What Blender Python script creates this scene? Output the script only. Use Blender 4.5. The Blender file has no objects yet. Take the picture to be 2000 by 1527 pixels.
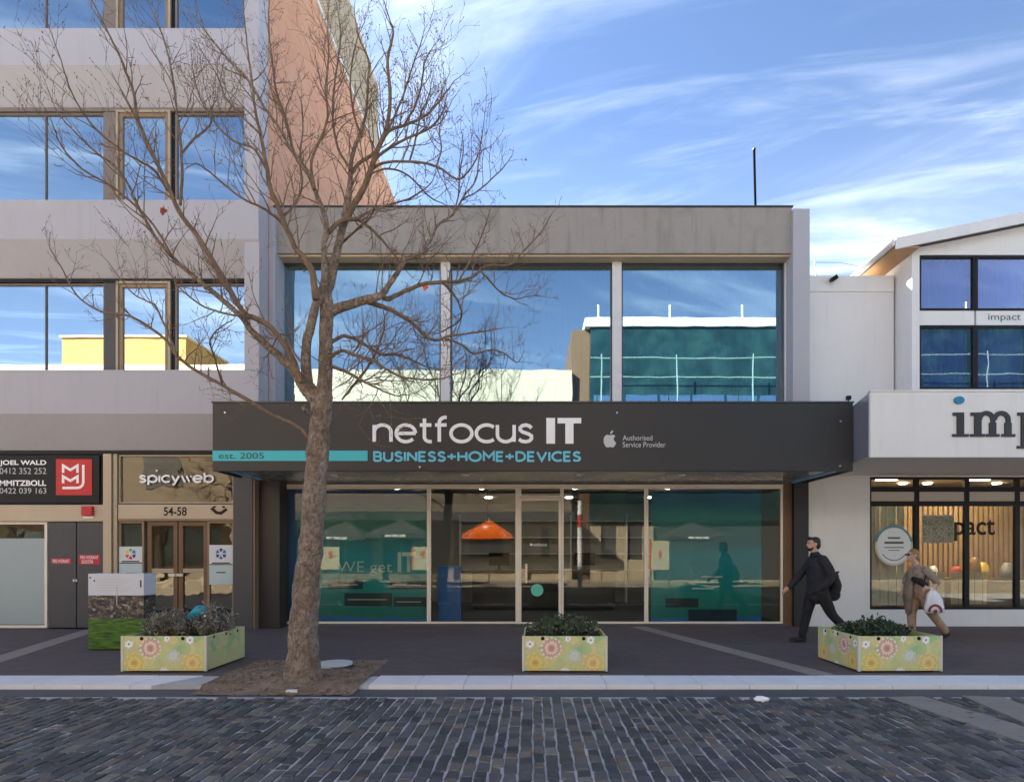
import bpy, bmesh, math, random
from mathutils import Vector, Matrix
R = math.radians
scene = bpy.context.scene
COL = scene.collection
random.seed(7)

# ------------------------------------------------------------------ camera
FPX, CX, CY, CAMH, DIST = 1185.0, 1040.0, 1082.0, 1.5, 12.7   # focal length (px of a 2000 px wide frame), principal point, height, distance to shop front
cam_d = bpy.data.cameras.new('camera')
cam = bpy.data.objects.new('camera', cam_d); COL.objects.link(cam)
cam.location = (0, -DIST, CAMH); cam.rotation_euler = (R(90), 0, 0)
cam_d.sensor_width = 36; cam_d.sensor_fit = 'HORIZONTAL'
cam_d.lens = FPX / 2000 * 36
cam_d.shift_x = -(CX - 1000) / 2000; cam_d.shift_y = (CY - 763.5) / 2000
cam_d.clip_end = 5000
scene.camera = cam

# ------------------------------------------------------------------ sky, sun, exposure
SUN_EL, SUN_AZ = R(34), R(-48)       # azimuth clockwise from +Y (behind the shops, to the left)
world = bpy.data.worlds.new('World'); scene.world = world; world.use_nodes = True
wn, wl = world.node_tree.nodes, world.node_tree.links
wn.clear()
def wnode(t, **k):
    n = wn.new(t)
    for a, b in k.items(): setattr(n, a, b)
    return n
def wmath(op, a, b=None):
    n = wnode('ShaderNodeMath', operation=op)
    for i, v in enumerate((a, b)):
        if v is None: continue
        if isinstance(v, (int, float)): n.inputs[i].default_value = v
        else: wl.new(v, n.inputs[i])
    return n.outputs[0]
out = wnode('ShaderNodeOutputWorld'); bg = wnode('ShaderNodeBackground')
sky = wnode('ShaderNodeTexSky', sky_type='NISHITA', sun_disc=False)
sky.sun_elevation = SUN_EL; sky.sun_rotation = SUN_AZ
sky.altitude = 4500; sky.air_density = 1.0; sky.dust_density = 0.15; sky.ozone_density = 1.3
tc = wnode('ShaderNodeTexCoord'); sp = wnode('ShaderNodeSeparateXYZ'); wl.new(tc.outputs['Generated'], sp.inputs[0])
zz = wmath('ADD', wmath('MAXIMUM', sp.outputs[2], 0.0), 0.16)
cb = wnode('ShaderNodeCombineXYZ'); wl.new(wmath('DIVIDE', sp.outputs[0], zz), cb.inputs[0]); wl.new(wmath('DIVIDE', sp.outputs[1], zz), cb.inputs[1])
def cirrus(rot, sc, scale, detail, dist, lo, hi, loc=(0, 0, 0)):
    mp = wnode('ShaderNodeMapping', vector_type='TEXTURE'); mp.inputs['Rotation'].default_value[2] = R(rot); mp.inputs['Scale'].default_value = sc; mp.inputs['Location'].default_value = loc
    wl.new(cb.outputs[0], mp.inputs[0])
    nz = wnode('ShaderNodeTexNoise'); nz.inputs['Scale'].default_value = scale; nz.inputs['Detail'].default_value = detail; nz.inputs['Distortion'].default_value = dist; nz.inputs['Roughness'].default_value = .58
    wl.new(mp.outputs[0], nz.inputs['Vector'])
    mr = wnode('ShaderNodeMapRange', interpolation_type='SMOOTHSTEP'); mr.inputs[1].default_value = lo; mr.inputs[2].default_value = hi
    wl.new(nz.outputs[0], mr.inputs[0]); return mr.outputs[0]
c1 = cirrus(-26, (1.9, .6, 1), 1.3, 9, .7, .49, .80, (.8, .35, 0))
c2 = cirrus(-16, (2.2, .4, 1), 2.6, 8, 1.0, .48, .85, (3.1, 1.2, 0))
hz = wnode('ShaderNodeMapRange', interpolation_type='SMOOTHSTEP'); wl.new(sp.outputs[2], hz.inputs[0])
hz.inputs[1].default_value = .62; hz.inputs[2].default_value = .22; hz.inputs[3].default_value = 0; hz.inputs[4].default_value = .32
cov = wmath('MINIMUM', wmath('ADD', wmath('MULTIPLY', wmath('ADD', c1, wmath('MULTIPLY', c2, .55)), .48), wmath('MULTIPLY', wmath('ADD', c2, .55), hz.outputs[0])), .86)
mx = wnode('ShaderNodeMix', data_type='RGBA'); wl.new(cov, mx.inputs[0]); wl.new(sky.outputs[0], mx.inputs[6])
mx.inputs[7].default_value = (6.0, 6.6, 7.2, 1)
wl.new(mx.outputs[2], bg.inputs[0]); bg.inputs[1].default_value = 0.05; wl.new(bg.outputs[0], out.inputs[0])

sun_d = bpy.data.lights.new('sun', 'SUN'); sun_d.energy = 5.0; sun_d.angle = R(.5); sun_d.color = (1, .93, .82)
sun = bpy.data.objects.new('sun', sun_d); COL.objects.link(sun)
SDIR = Vector((math.sin(SUN_AZ) * math.cos(SUN_EL), math.cos(SUN_AZ) * math.cos(SUN_EL), math.sin(SUN_EL)))
sun.rotation_euler = (-SDIR).to_track_quat('-Z', 'Y').to_euler(); sun.location = (-30, 30, 40)
vs = scene.view_settings
vs.view_transform = 'Standard'; vs.look = 'None'; vs.gamma = 1; vs.use_curve_mapping = False
vs.exposure = 2.85

# ------------------------------------------------------------------ helpers
def X(px, Y): return (px - CX) * (Y + DIST) / FPX          # photo column -> metres at depth Y
def Z(py, Y): return CAMH + (CY - py) * (Y + DIST) / FPX    # photo row -> height at depth Y
def G(py): return CAMH * FPX / (py - CY) - DIST             # photo row of a ground point -> depth Y
def C(r, g, b):
    f = lambda c: (c / 255 / 12.92) if c <= 10 else ((c / 255 + .055) / 1.055) ** 2.4
    return (f(r), f(g), f(b))

class MB:
    def __init__(s): s.v, s.f, s.m = [], [], []
    def face(s, pts, mi=0):
        n = len(s.v); s.v += [tuple(p) for p in pts]; s.f.append(tuple(range(n, n + len(pts)))); s.m.append(mi); return s
    def box(s, x0, x1, y0, y1, z0, z1, mi=0):
        if x0 > x1: x0, x1 = x1, x0
        if y0 > y1: y0, y1 = y1, y0
        if z0 > z1: z0, z1 = z1, z0
        n = len(s.v)
        s.v += [(x, y, z) for z in (z0, z1) for x, y in ((x0, y0), (x1, y0), (x1, y1), (x0, y1))]
        for q in ((3, 2, 1, 0), (4, 5, 6, 7), (0, 1, 5, 4), (1, 2, 6, 5), (2, 3, 7, 6), (3, 0, 4, 7)):
            s.f.append(tuple(n + i for i in q)); s.m.append(mi)
        return s
    def prism(s, pts, d, mi=0):       # closed outline (3-D points, one plane) pushed along vector d
        n, k = len(s.v), len(pts); d = Vector(d)
        s.v += [tuple(p) for p in pts] + [tuple(Vector(p) + d) for p in pts]
        s.f += [tuple(n + i for i in range(k)), tuple(n + k + i for i in reversed(range(k)))]; s.m += [mi, mi]
        for i in range(k):
            j = (i + 1) % k; s.f.append((n + j, n + i, n + k + i, n + k + j)); s.m.append(mi)
        return s
    def tube(s, path, rad, n=8, mi=0, cap=True, flat=None):
        path = [Vector(p) for p in path]; K = len(path)
        if not hasattr(rad, '__len__'): rad = [rad] * K
        base = len(s.v); ref = None
        for i, p in enumerate(path):
            t = (path[min(i + 1, K - 1)] - path[max(i - 1, 0)])
            t = t.normalized() if t.length > 1e-9 else Vector((0, 0, 1))
            if ref is None: ref = Vector((1, 0, 0)) if abs(t.x) < .8 else Vector((0, 1, 0))
            u = (ref - t * ref.dot(t)).normalized(); w = t.cross(u); ref = u
            for k in range(n):
                a = 2 * math.pi * k / n; q = p + (u * math.cos(a) + w * math.sin(a)) * rad[i]
                if flat: q = Vector((p.x + (q.x - p.x) * flat[0], p.y + (q.y - p.y) * flat[1], p.z + (q.z - p.z) * flat[2]))
                s.v.append(tuple(q))
        for i in range(K - 1):
            for k in range(n):
                a = base + i * n + k; b = base + i * n + (k + 1) % n
                s.f.append((a, b, b + n, a + n)); s.m.append(mi)
        if cap:
            s.f.append(tuple(base + k for k in reversed(range(n)))); s.f.append(tuple(base + (K - 1) * n + k for k in range(n))); s.m += [mi, mi]
        return s
    def ell(s, c, r, nu=16, nv=10, mi=0, M=None):
        base = len(s.v); c = Vector(c)
        def put(p): s.v.append(tuple(c + (M @ p if M else p)))
        put(Vector((0, 0, r[2]))); put(Vector((0, 0, -r[2])))
        for j in range(1, nv):
            t = math.pi * j / nv
            for i in range(nu):
                a = 2 * math.pi * i / nu
                put(Vector((r[0] * math.sin(t) * math.cos(a), r[1] * math.sin(t) * math.sin(a), r[2] * math.cos(t))))
        o = base + 2
        for i in range(nu):
            j = (i + 1) % nu
            s.f.append((base, o + i, o + j)); s.m.append(mi)
            e = o + (nv - 2) * nu; s.f.append((base + 1, e + j, e + i)); s.m.append(mi)
            for k in range(nv - 2):
                a = o + k * nu; s.f.append((a + i, a + nu + i, a + nu + j, a + j)); s.m.append(mi)
        return s

def wmat(o):
    if o is None: return Matrix.Identity(4)
    return wmat(o.parent) @ o.matrix_parent_inverse @ Matrix.LocRotScale(o.location, o.rotation_euler, o.scale)
def obj(name, mb, mats, parent=None, smooth=False, bevel=0, recalc=True, local=False, label=None, kind=None):
    me = bpy.data.meshes.new(name); me.from_pydata(mb.v, [], mb.f); me.update()
    if not isinstance(mats, (list, tuple)): mats = [mats]
    for m in mats: me.materials.append(m)
    if len(mats) > 1:
        for p, i in zip(me.polygons, mb.m): p.material_index = i
    if recalc:
        bm = bmesh.new(); bm.from_mesh(me); bmesh.ops.recalc_face_normals(bm, faces=bm.faces); bm.to_mesh(me); bm.free()
    if smooth:
        for p in me.polygons: p.use_smooth = True
    o = bpy.data.objects.new(name, me); COL.objects.link(o)
    if parent is not None:
        o.parent = parent
        if not local: o.matrix_parent_inverse = wmat(parent).inverted()
    if bevel:
        b = o.modifiers.new('bevel', 'BEVEL'); b.width = bevel; b.segments = 2; b.limit_method = 'ANGLE'; b.angle_limit = R(40)
    if label: o['label'] = label
    if kind: o['kind'] = kind
    return o
def boxo(name, mat, parent, *b, **k): return obj(name, MB().box(*b), mat, parent, **k)
def tag(o, label, cat, group=None):
    o['label'] = label; o['category'] = cat
    if group: o['group'] = group
    return o
def thing(name, label, cat, loc=(0, 0, 0), group=None):
    o = bpy.data.objects.new(name, None); COL.objects.link(o); o.location = loc; o.empty_display_size = .3
    return tag(o, label, cat, group)
def copy_tree(o, parent=None):
    c = o.copy(); COL.objects.link(c); c.parent = parent
    for ch in o.children: copy_tree(ch, c)
    return c

# ------------------------------------------------------------------ materials
class NT:
    def __init__(s, name):
        s.m = bpy.data.materials.new(name); s.m.use_nodes = True; s.t = s.m.node_tree; s.t.nodes.clear()
        s.out = s.t.nodes.new('ShaderNodeOutputMaterial')
    def n(s, t, ins=None, **k):
        n = s.t.nodes.new(t)
        for a, b in k.items(): setattr(n, a, b)
        for a, b in (ins or {}).items(): s.set(n.inputs[a], b)
        return n
    def set(s, sock, v):
        if isinstance(v, bpy.types.NodeSocket): s.t.links.new(v, sock)
        elif isinstance(v, (tuple, list)):
            if sock.type == 'RGBA': sock.default_value = (*v[:3], 1)
            else: sock.default_value = v
        else: sock.default_value = v
    def math(s, op, a, b=0, c=None, clamp=False):
        n = s.n('ShaderNodeMath', {0: a, 1: b}, operation=op, use_clamp=clamp)
        if c is not None: s.set(n.inputs[2], c)
        return n.outputs[0]
    def mix(s, f, a, b, blend='MIX'): return s.n('ShaderNodeMix', {0: f, 6: a, 7: b}, data_type='RGBA', blend_type=blend).outputs[2]
    def pos(s): return s.n('ShaderNodeTexCoord').outputs['Object']
    def noise(s, vec, scale, detail=4, rough=.55, dist=0): return s.n('ShaderNodeTexNoise', {'Vector': vec, 'Scale': scale, 'Detail': detail, 'Roughness': rough, 'Distortion': dist}).outputs[0]
    def map(s, vec, sc=(1, 1, 1), loc=(0, 0, 0), rot=(0, 0, 0)): return s.n('ShaderNodeMapping', {'Vector': vec, 'Scale': sc, 'Location': loc, 'Rotation': rot}).outputs[0]
    def rng(s, v, a, b, c=0., d=1., smooth=True): return s.n('ShaderNodeMapRange', {0: v, 1: a, 2: b, 3: c, 4: d}, interpolation_type='SMOOTHSTEP' if smooth else 'LINEAR').outputs[0]
    def bsdf(s, col, rough=.6, bump=None, bstr=.3, bdist=.01, metal=0, spec=.5, **k):
        b = s.n('ShaderNodeBsdfPrincipled', {'Base Color': col, 'Roughness': rough, 'Metallic': metal, 'Specular IOR Level': spec})
        for a, v in k.items(): s.set(b.inputs[a], v)
        if bump is not None:
            bp = s.n('ShaderNodeBump', {'Height': bump, 'Strength': bstr, 'Distance': bdist}); s.t.links.new(bp.outputs[0], b.inputs['Normal'])
        s.t.links.new(b.outputs[0], s.out.inputs[0]); return s.m
def pmat(name, col, rough=.6, var=.12, scale=3., bump=.15, bscale=60., metal=0, spec=.5, tint=None, streak=0.):
    t = NT(name); p = t.pos()
    a = t.noise(p, scale, 6, .6); b = t.noise(p, scale * 9, 4, .6)
    k = t.math('ADD', t.math('MULTIPLY', t.math('SUBTRACT', a, .5), var * 2.2), t.math('MULTIPLY', t.math('SUBTRACT', b, .5), var * 1.1))
    if streak:
        s_ = t.noise(t.map(p, (3.2, 3.2, .25)), 2.2, 5, .6); k = t.math('SUBTRACT', k, t.math('MULTIPLY', t.rng(s_, .5, .75), streak))
    k = t.math('ADD', k, 1.0)
    c = t.n('ShaderNodeVectorMath', {0: col, 1: t.n('ShaderNodeCombineXYZ', {0: k, 1: k, 2: k}).outputs[0]}, operation='MULTIPLY').outputs[0]
    if tint: c = t.mix(t.rng(a, .45, .7), c, tint)
    r = t.math('ADD', rough, t.math('MULTIPLY', t.math('SUBTRACT', b, .5), .25), clamp=True)
    return t.bsdf(c, r, t.noise(p, bscale, 3) if bump else None, bump, .01, metal, spec)
def glass(name, refl, tint=(.8, .9, .9), gl=(1, 1, 1), wav=.0, wsc=1.2, rough=0.0):
    t = NT(name); ins = {'Color': gl, 'Roughness': rough}
    g = t.n('ShaderNodeBsdfGlossy', ins)
    if wav:
        bp = t.n('ShaderNodeBump', {'Height': t.noise(t.pos(), wsc, 2, .4), 'Strength': wav, 'Distance': .02}); t.t.links.new(bp.outputs[0], g.inputs['Normal'])
    tr = t.n('ShaderNodeBsdfTransparent', {'Color': tint})
    fr = t.n('ShaderNodeFresnel', {'IOR': 1.45}).outputs[0]
    f = t.math('ADD', refl, t.math('MULTIPLY', fr, 1 - refl), clamp=True)
    m = t.n('ShaderNodeMixShader', {0: f, 1: tr.outputs[0], 2: g.outputs[0]})
    t.t.links.new(m.outputs[0], t.out.inputs[0]); return t.m
def emit(name, col, st):
    t = NT(name); e = t.n('ShaderNodeEmission', {'Color': col, 'Strength': st}); t.t.links.new(e.outputs[0], t.out.inputs[0]); return t.m

M = {}
M['white_paint'] = pmat('white_paint', (.72, .72, .72), .7, .05, 1.2, .12, 90, streak=.05)
M['render_cool'] = pmat('render_cool', (.43, .425, .455), .75, .05, 1.0, .15, 120, streak=.06)
M['render_warm'] = pmat('render_warm', (.47, .455, .44), .75, .06, 1.0, .15, 120, streak=.08)
M['concrete'] = pmat('concrete', (.33, .305, .28), .85, .14, 1.4, .3, 70, tint=(.25, .25, .22), streak=.22)
M['fin'] = pmat('fin', (.40, .41, .45), .7, .06, 1.5, .1, 90)
M['charcoal'] = pmat('charcoal', (.024, .023, .025), .45, .10, 2.0, .08, 70)
M['charcoal_grey'] = pmat('charcoal_grey', (.066, .064, .068), .55, .08, 2.0, .08, 70)
M['charcoal_dark'] = pmat('charcoal_dark', (.018, .018, .02), .5, .08, 2.0, .05, 70)
M['alu'] = pmat('alu', (.80, .73, .62), .4, .06, 3, .04, 60, metal=.0)
M['alu_white'] = pmat('alu_white', (.66, .66, .68), .5, .08, 4, .06, 50)
M['beige'] = pmat('beige', (.54, .43, .30), .6, .1, 3, .1, 60)
M['bronze'] = pmat('bronze', (.26, .185, .115), .5, .12, 4, .08, 60, metal=.15)
M['bronze_lt'] = pmat('bronze_lt', (.40, .33, .23), .5, .1, 4, .08, 60, metal=.1)
M['mullion'] = pmat('mullion', (.20, .165, .14), .6, .08, 3, .08, 60)
M['black'] = pmat('black', (.010, .010, .011), .5, .1, 4, .05, 60, spec=.25)
M['matt_black'] = pmat('matt_black', (.012, .013, .014), .95, .1, 4, 0, spec=0)
M['timber'] = pmat('timber', (.16, .085, .04), .5, .2, 6, .15, 60)
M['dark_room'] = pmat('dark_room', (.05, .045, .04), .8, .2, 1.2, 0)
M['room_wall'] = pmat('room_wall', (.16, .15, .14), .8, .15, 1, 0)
M['teal'] = pmat('teal', C(62, 190, 200), .5, .03, 3, .02)
M['sign_white'] = pmat('sign_white', (.93, .93, .93), .5, .02, 3, 0)
M['sign_grey'] = pmat('sign_grey', (.55, .55, .56), .5, .02, 3, 0)
M['sign_teal'] = pmat('sign_teal', C(105, 200, 222), .5, .03, 3, 0)
M['blue_trim'] = pmat('blue_trim', C(120, 195, 250), .4, .05, 3, 0)
M['steel'] = pmat('steel', (.5, .5, .5), .3, .05, 5, .02, metal=.9)
M['dark_metal'] = pmat('dark_metal', (.07, .075, .08), .4, .1, 5, .05, metal=.5)
M['red'] = pmat('red', C(200, 20, 25), .45, .06, 4, .02)
M['fire_red'] = pmat('fire_red', C(190, 40, 50), .5, .08, 4, .02)
M['glass_mirror'] = glass('glass_mirror', .62, (.3, .36, .4), (.74, .90, 1.0), .06, .7)
M['glass_upper'] = glass('glass_upper', .33, (.5, .65, .72), (.68, .89, 1.0), .10, .8)
M['glass_blue'] = glass('glass_blue', .10, (.75, .78, .9), (.85, .88, 1.0), .10, .9)
M['glass_shop'] = glass('glass_shop', .0, (.86, .9, .88), (1, .97, .9), .05, .9)
M['glass_entry'] = glass('glass_entry', .05, (.7, .7, .65), (1, .95, .82), .30, 1.6)
# ------------------------------------------------------------------ lettering
def A(cx, cy, rx, ry, a0, a1, n=12):
    return [(cx + rx * math.cos(R(a0 + (a1 - a0) * i / n)), cy + ry * math.sin(R(a0 + (a1 - a0) * i / n))) for i in range(n + 1)]
GL = {   # stroke skeletons: lower case x-height 1, capitals height 1
 'n': (.84, [[(0, 0), (0, 1)], [(0, .55)] + A(.4, .58, .4, .42, 180, 0) + [(.8, 0)]]),
 'e': (.92, [A(.46, .5, .46, .5, 2, 318, 22), [(0.0, .5), (.93, .5)]]),
 't': (.52, [[(.22, 1.38), (.22, .3)] + A(.5, .28, .28, .28, 180, 285, 6), [(0, 1), (.55, 1)]]),
 'f': (.55, [[(.2, 0), (.2, 1.12)] + A(.5, 1.14, .3, .32, 180, 80, 7), [(0, 1), (.55, 1)]]),
 'o': (1.0, [A(.5, .5, .5, .5, 90, 450, 28)]),
 'c': (.80, [A(.5, .5, .5, .5, 48, 312, 20)]),
 'u': (.80, [[(0, 1), (0, .42)] + A(.4, .42, .4, .42, 180, 360) + [(.8, 1)], [(.8, .5), (.8, 0)]]),
 's': (.66, [[(.62, .82), (.52, .94), (.36, 1.0), (.18, .96), (.08, .84), (.08, .7), (.18, .59), (.34, .52), (.5, .45), (.62, .34), (.62, .18), (.52, .05), (.34, 0), (.16, .03), (.02, .15)]]),
 'p': (.92, [[(0, 1), (0, -.42)], A(.46, .5, .46, .5, 180, 540, 24)]),
 'b': (.92, [[(0, 1.45), (0, 0)], A(.46, .5, .46, .5, 180, 540, 24)]),
 'i': (.0, [[(0, 0), (0, 1)]]),
 'y': (.78, [[(0, 1), (.4, .02)], [(.78, 1), (.4, .02), (.28, -.3), (.08, -.42)]]),
 'w': (1.0, [[(0, 1), (.36, 0)], [(.5, 1), (.86, 0)], [(.98, 1.0), (1.06, .8)]]),
 'I': (.0, [[(0, 0), (0, 1)]]),
 'B': (.58, [[(0, .02), (0, 1), (.32, 1)] + A(.32, .76, .23, .24, 90, -90, 8) + [(0, .52)], [(.3, .52)] + A(.34, .26, .25, .26, 90, -90, 8) + [(0, 0)]]),
 'U': (.68, [[(0, 1), (0, .34)] + A(.34, .34, .34, .34, 180, 360) + [(.68, 1)]]),
 'S': (.56, [[(.53, .84), (.44, .95), (.3, 1.0), (.14, .96), (.05, .84), (.05, .7), (.14, .59), (.28, .52), (.43, .45), (.54, .34), (.54, .18), (.44, .05), (.28, 0), (.12, .03), (0, .15)]]),
 'N': (.70, [[(0, 0), (0, 1)], [(0, .97), (.7, .03)], [(.7, 0), (.7, 1)]]),
 'E': (.52, [[(.52, 1), (0, 1), (0, 0), (.52, 0)], [(0, .51), (.46, .51)]]),
 'H': (.68, [[(0, 0), (0, 1)], [(.68, 0), (.68, 1)], [(0, .5), (.68, .5)]]),
 'O': (.96, [A(.48, .5, .48, .5, 90, 450, 26)]),
 'M': (.84, [[(0, 0), (0, 1), (.42, .4), (.84, 1), (.84, 0)]]),
 'D': (.72, [[(0, .02), (0, 1), (.26, 1)] + A(.26, .5, .46, .5, 90, -90, 12) + [(0, 0)]]),
 'V': (.76, [[(0, 1), (.38, .03), (.76, 1)]]),
 'C': (.74, [A(.48, .5, .48, .5, 50, 310, 18)]),
 '+': (.62, [[(-.04, .5), (.66, .5)], [(.31, .16), (.31, .84)]]),
}
def stroke(mb, pts, w, y, dep, eps=0.):
    """thick poly-line in the XZ plane, front at depth y (towards the street), closed when ends meet"""
    pts = [p for i, p in enumerate(pts) if i == 0 or (Vector(p) - Vector(pts[i - 1])).length > 1e-5]
    closed = (Vector(pts[0]) - Vector(pts[-1])).length < 1e-4
    P = [Vector(p) for p in (pts[:-1] if closed else pts)]; K = len(P); L, Rr = [], []
    for i in range(K):
        a = P[i - 1] if (i or closed) else None; b = P[(i + 1) % K] if (i < K - 1 or closed) else None
        d1 = (P[i] - a).normalized() if a is not None else (b - P[i]).normalized()
        d2 = (b - P[i]).normalized() if b is not None else d1
        n1, n2 = Vector((-d1.y, d1.x)), Vector((-d2.y, d2.x)); m = n1 + n2
        m = m.normalized() if m.length > 1e-6 else n1
        k = w / 2 / max(.45, m.dot(n1)); L.append(P[i] + m * k); Rr.append(P[i] - m * k)
    n = len(mb.v); yf = y - eps
    for q, yy in ((L, yf), (Rr, yf), (L, y + dep), (Rr, y + dep)): mb.v += [(p.x, yy, p.y) for p in q]
    for i in range(K if closed else K - 1):
        j = (i + 1) % K
        for f in ((n + i, n + j, n + K + j, n + K + i), (n + i, n + 2 * K + i, n + 2 * K + j, n + j), (n + K + i, n + K + j, n + 3 * K + j, n + 3 * K + i)):
            mb.f.append(f); mb.m.append(0)
    if not closed:
        for i in (0, K - 1): mb.f.append((n + i, n + K + i, n + 3 * K + i, n + 2 * K + i)); mb.m.append(0)
def word_glyphs(word, x0, x1, z0, h, w, y, gap, dep=.02):
    """yields (char, MB) with the word fitted between x0 and x1, baseline z0, unit height h"""
    tot = sum((GL[c][0] if c != ' ' else .5) for c in word) + gap * (len(word) - 1)
    sx = (x1 - x0 - w) / tot; x = x0 + w / 2
    for c in word:
        if c == ' ': x += (.5 + gap) * sx; continue
        mb = MB()
        for k, st in enumerate(GL[c][1]):
            stroke(mb, [(x + u * sx, z0 + v * (h - w) + w / 2) for u, v in st], w, y, dep, .0006 * k)
        yield c, mb
        x += (GL[c][0] + gap) * sx
def stroke_word(name, word, x0, x1, z0, h, w, y, gap, mat, parent, dep=.02):
    mb = MB()
    for c, g in word_glyphs(word, x0, x1, z0, h, w, y, gap, dep):
        n = len(mb.v); mb.v += g.v; mb.f += [tuple(i + n for i in f) for f in g.f]; mb.m += g.m
    return obj(name, mb, mat, parent, recalc=False)
def text(name, s, x0, x1, z0, z1, y, mat, parent, dep=.003, bold=0.):
    """small lettering from the built-in font, fitted to a rectangle facing the street"""
    cu = bpy.data.curves.new(name, 'FONT'); cu.body = s; cu.size = 1; cu.offset = bold; cu.space_line = .95
    t = bpy.data.objects.new(name, cu); me = bpy.data.meshes.new_from_object(t)
    bpy.data.objects.remove(t)
    xs = [v.co.x for v in me.vertices]; ys = [v.co.y for v in me.vertices]
    ax, bx, ay, by = min(xs), max(xs), min(ys), max(ys)
    for v in me.vertices: v.co = (x0 + (v.co.x - ax) / (bx - ax) * (x1 - x0), y - dep, z0 + (v.co.y - ay) / (by - ay) * (z1 - z0))
    me.materials.clear(); me.materials.append(mat); me.name = name
    o = bpy.data.objects.new(name, me); COL.objects.link(o); o['kind'] = 'stuff'
    if parent is not None: o.parent = parent; o.matrix_parent_inverse = wmat(parent).inverted()
    return o
def disc(mb, x, z, rx, rz, y, dep=.004, n=24, a0=0, a1=360):
    pts = [(x + rx * math.cos(R(a0 + (a1 - a0) * i / n)), y - dep, z + rz * math.sin(R(a0 + (a1 - a0) * i / n))) for i in range(n if a1 - a0 >= 360 else n + 1)]
    return mb.prism(pts, (0, dep * .9, 0))

# ------------------------------------------------------------------ ground, street, kerb, footpath
def ground_mat(name, c1, c2, mortar, bw, bh, ms, off=.5, rot=0, rough=.8, bump=.5, var=.5):
    t = NT(name); p = t.map(t.pos(), rot=(0, 0, R(rot)))
    wob = t.n('ShaderNodeVectorMath', {0: p, 1: t.n('ShaderNodeVectorMath', {0: t.n('ShaderNodeTexNoise', {'Vector': p, 'Scale': 3.}).outputs[1], 1: (.012, .012, 0)}, operation='MULTIPLY').outputs[0]}, operation='ADD').outputs[0]
    b = t.n('ShaderNodeTexBrick', {'Vector': wob, 'Color1': c1, 'Color2': c2, 'Mortar': mortar, 'Scale': 1., 'Mortar Size': ms, 'Mortar Smooth': .3, 'Bias': 0., 'Brick Width': bw, 'Row Height': bh}, offset=off, squash=1)
    n1 = t.noise(p, .7, 6, .6); n2 = t.noise(p, 30, 4, .6); n3 = t.noise(t.map(p, (.5, 3.5, 1)), 1.3, 5, .6)
    k = t.math('ADD', 1 - var * .75, t.math('ADD', t.math('MULTIPLY', n1, var * .6), t.math('ADD', t.math('MULTIPLY', n2, var * .5), t.math('MULTIPLY', n3, var * .4))))
    c = t.n('ShaderNodeVectorMath', {0: b.outputs[0], 1: t.n('ShaderNodeCombineXYZ', {0: k, 1: k, 2: k}).outputs[0]}, operation='MULTIPLY').outputs[0]
    h = t.math('SUBTRACT', t.math('MULTIPLY', n2, .25), b.outputs[1])
    return t.bsdf(c, t.math('ADD', rough - .1, t.math('MULTIPLY', n1, .2)), h, bump, .006)
M['far_setts'] = ground_mat('far_setts', (.30, .25, .19), (.36, .30, .23), (.4, .36, .3), .3, .15, .006, rot=90, var=.3)
M['pavers'] = ground_mat('pavers', (.098, .078, .082), (.122, .094, .094), (.075, .066, .068), .24, .12, .004, bump=.3, var=.7)
M['ground'] = pmat('ground', (.16, .15, .13), .9, .2, .3, .2, 10)
M['mortar'] = pmat('mortar', (.46, .455, .45), .9, .35, 2.2, .5, 60)
M['gutter'] = pmat('gutter', (.085, .088, .095), .7, .18, 2.5, .25, 60)
M['kerb'] = pmat('kerb', (.74, .74, .76), .8, .12, 3., .2, 80)
M['band'] = pmat('band', (.27, .24, .215), .8, .16, 2.5, .3, 60)
def attr_mat(name, stops, rough=.6, bump=.5, bscale=70, nvar=.5):
    t = NT(name); a = t.n('ShaderNodeAttribute', attribute_name='tone').outputs['Fac']; p = t.pos()
    r = t.n('ShaderNodeValToRGB', {0: a}); e = r.color_ramp.elements
    while len(e) < len(stops): e.new(.5)
    for q, (pp, c) in zip(e, stops): q.position = pp; q.color = (*c, 1)
    n1 = t.noise(p, bscale * .5, 5, .65); k = t.math('ADD', 1 - nvar / 2, t.math('MULTIPLY', n1, nvar))
    c = t.n('ShaderNodeVectorMath', {0: r.outputs[0], 1: t.n('ShaderNodeCombineXYZ', {0: k, 1: k, 2: k}).outputs[0]}, operation='MULTIPLY').outputs[0]
    return t.bsdf(c, t.math('ADD', rough - .15, t.math('MULTIPLY', n1, .3)), t.noise(p, bscale, 4, .6), bump, .008)
M['sett'] = attr_mat('sett', [(0, (.045, .048, .052)), (.45, (.078, .081, .086)), (.74, (.125, .127, .13)), (.86, (.13, .105, .085)), (1, (.20, .19, .165))], .55, 1., 48, 1.1)
def set_tone(o, vals):
    a = o.data.attributes.new('tone', 'FLOAT', 'FACE'); a.data.foreach_set('value', vals)
def structure(o): o['kind'] = 'structure'; return o

YK0, YK1, YG = G(1318), G(1337), G(1352)        # kerb back edge, kerb front edge, gutter front edge
structure(boxo('ground', M['ground'], None, -900, 900, -900, 900, -.6, -.12))
footpath = structure(boxo('footpath', M['pavers'], None, -40, 40, YK0 - .002, 7, -.11, 0))
gutter = structure(boxo('gutter', M['gutter'], None, -40, 40, YG, YK1, -.11, -.05, bevel=.004))
YS = -11.4
structure(boxo('far_street', M['far_setts'], None, -40, 40, -21.5, YS, -.11, -.046))
street = structure(boxo('street', M['mortar'], None, -40, 40, YS, YG - .002, -.11, -.049))
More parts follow.
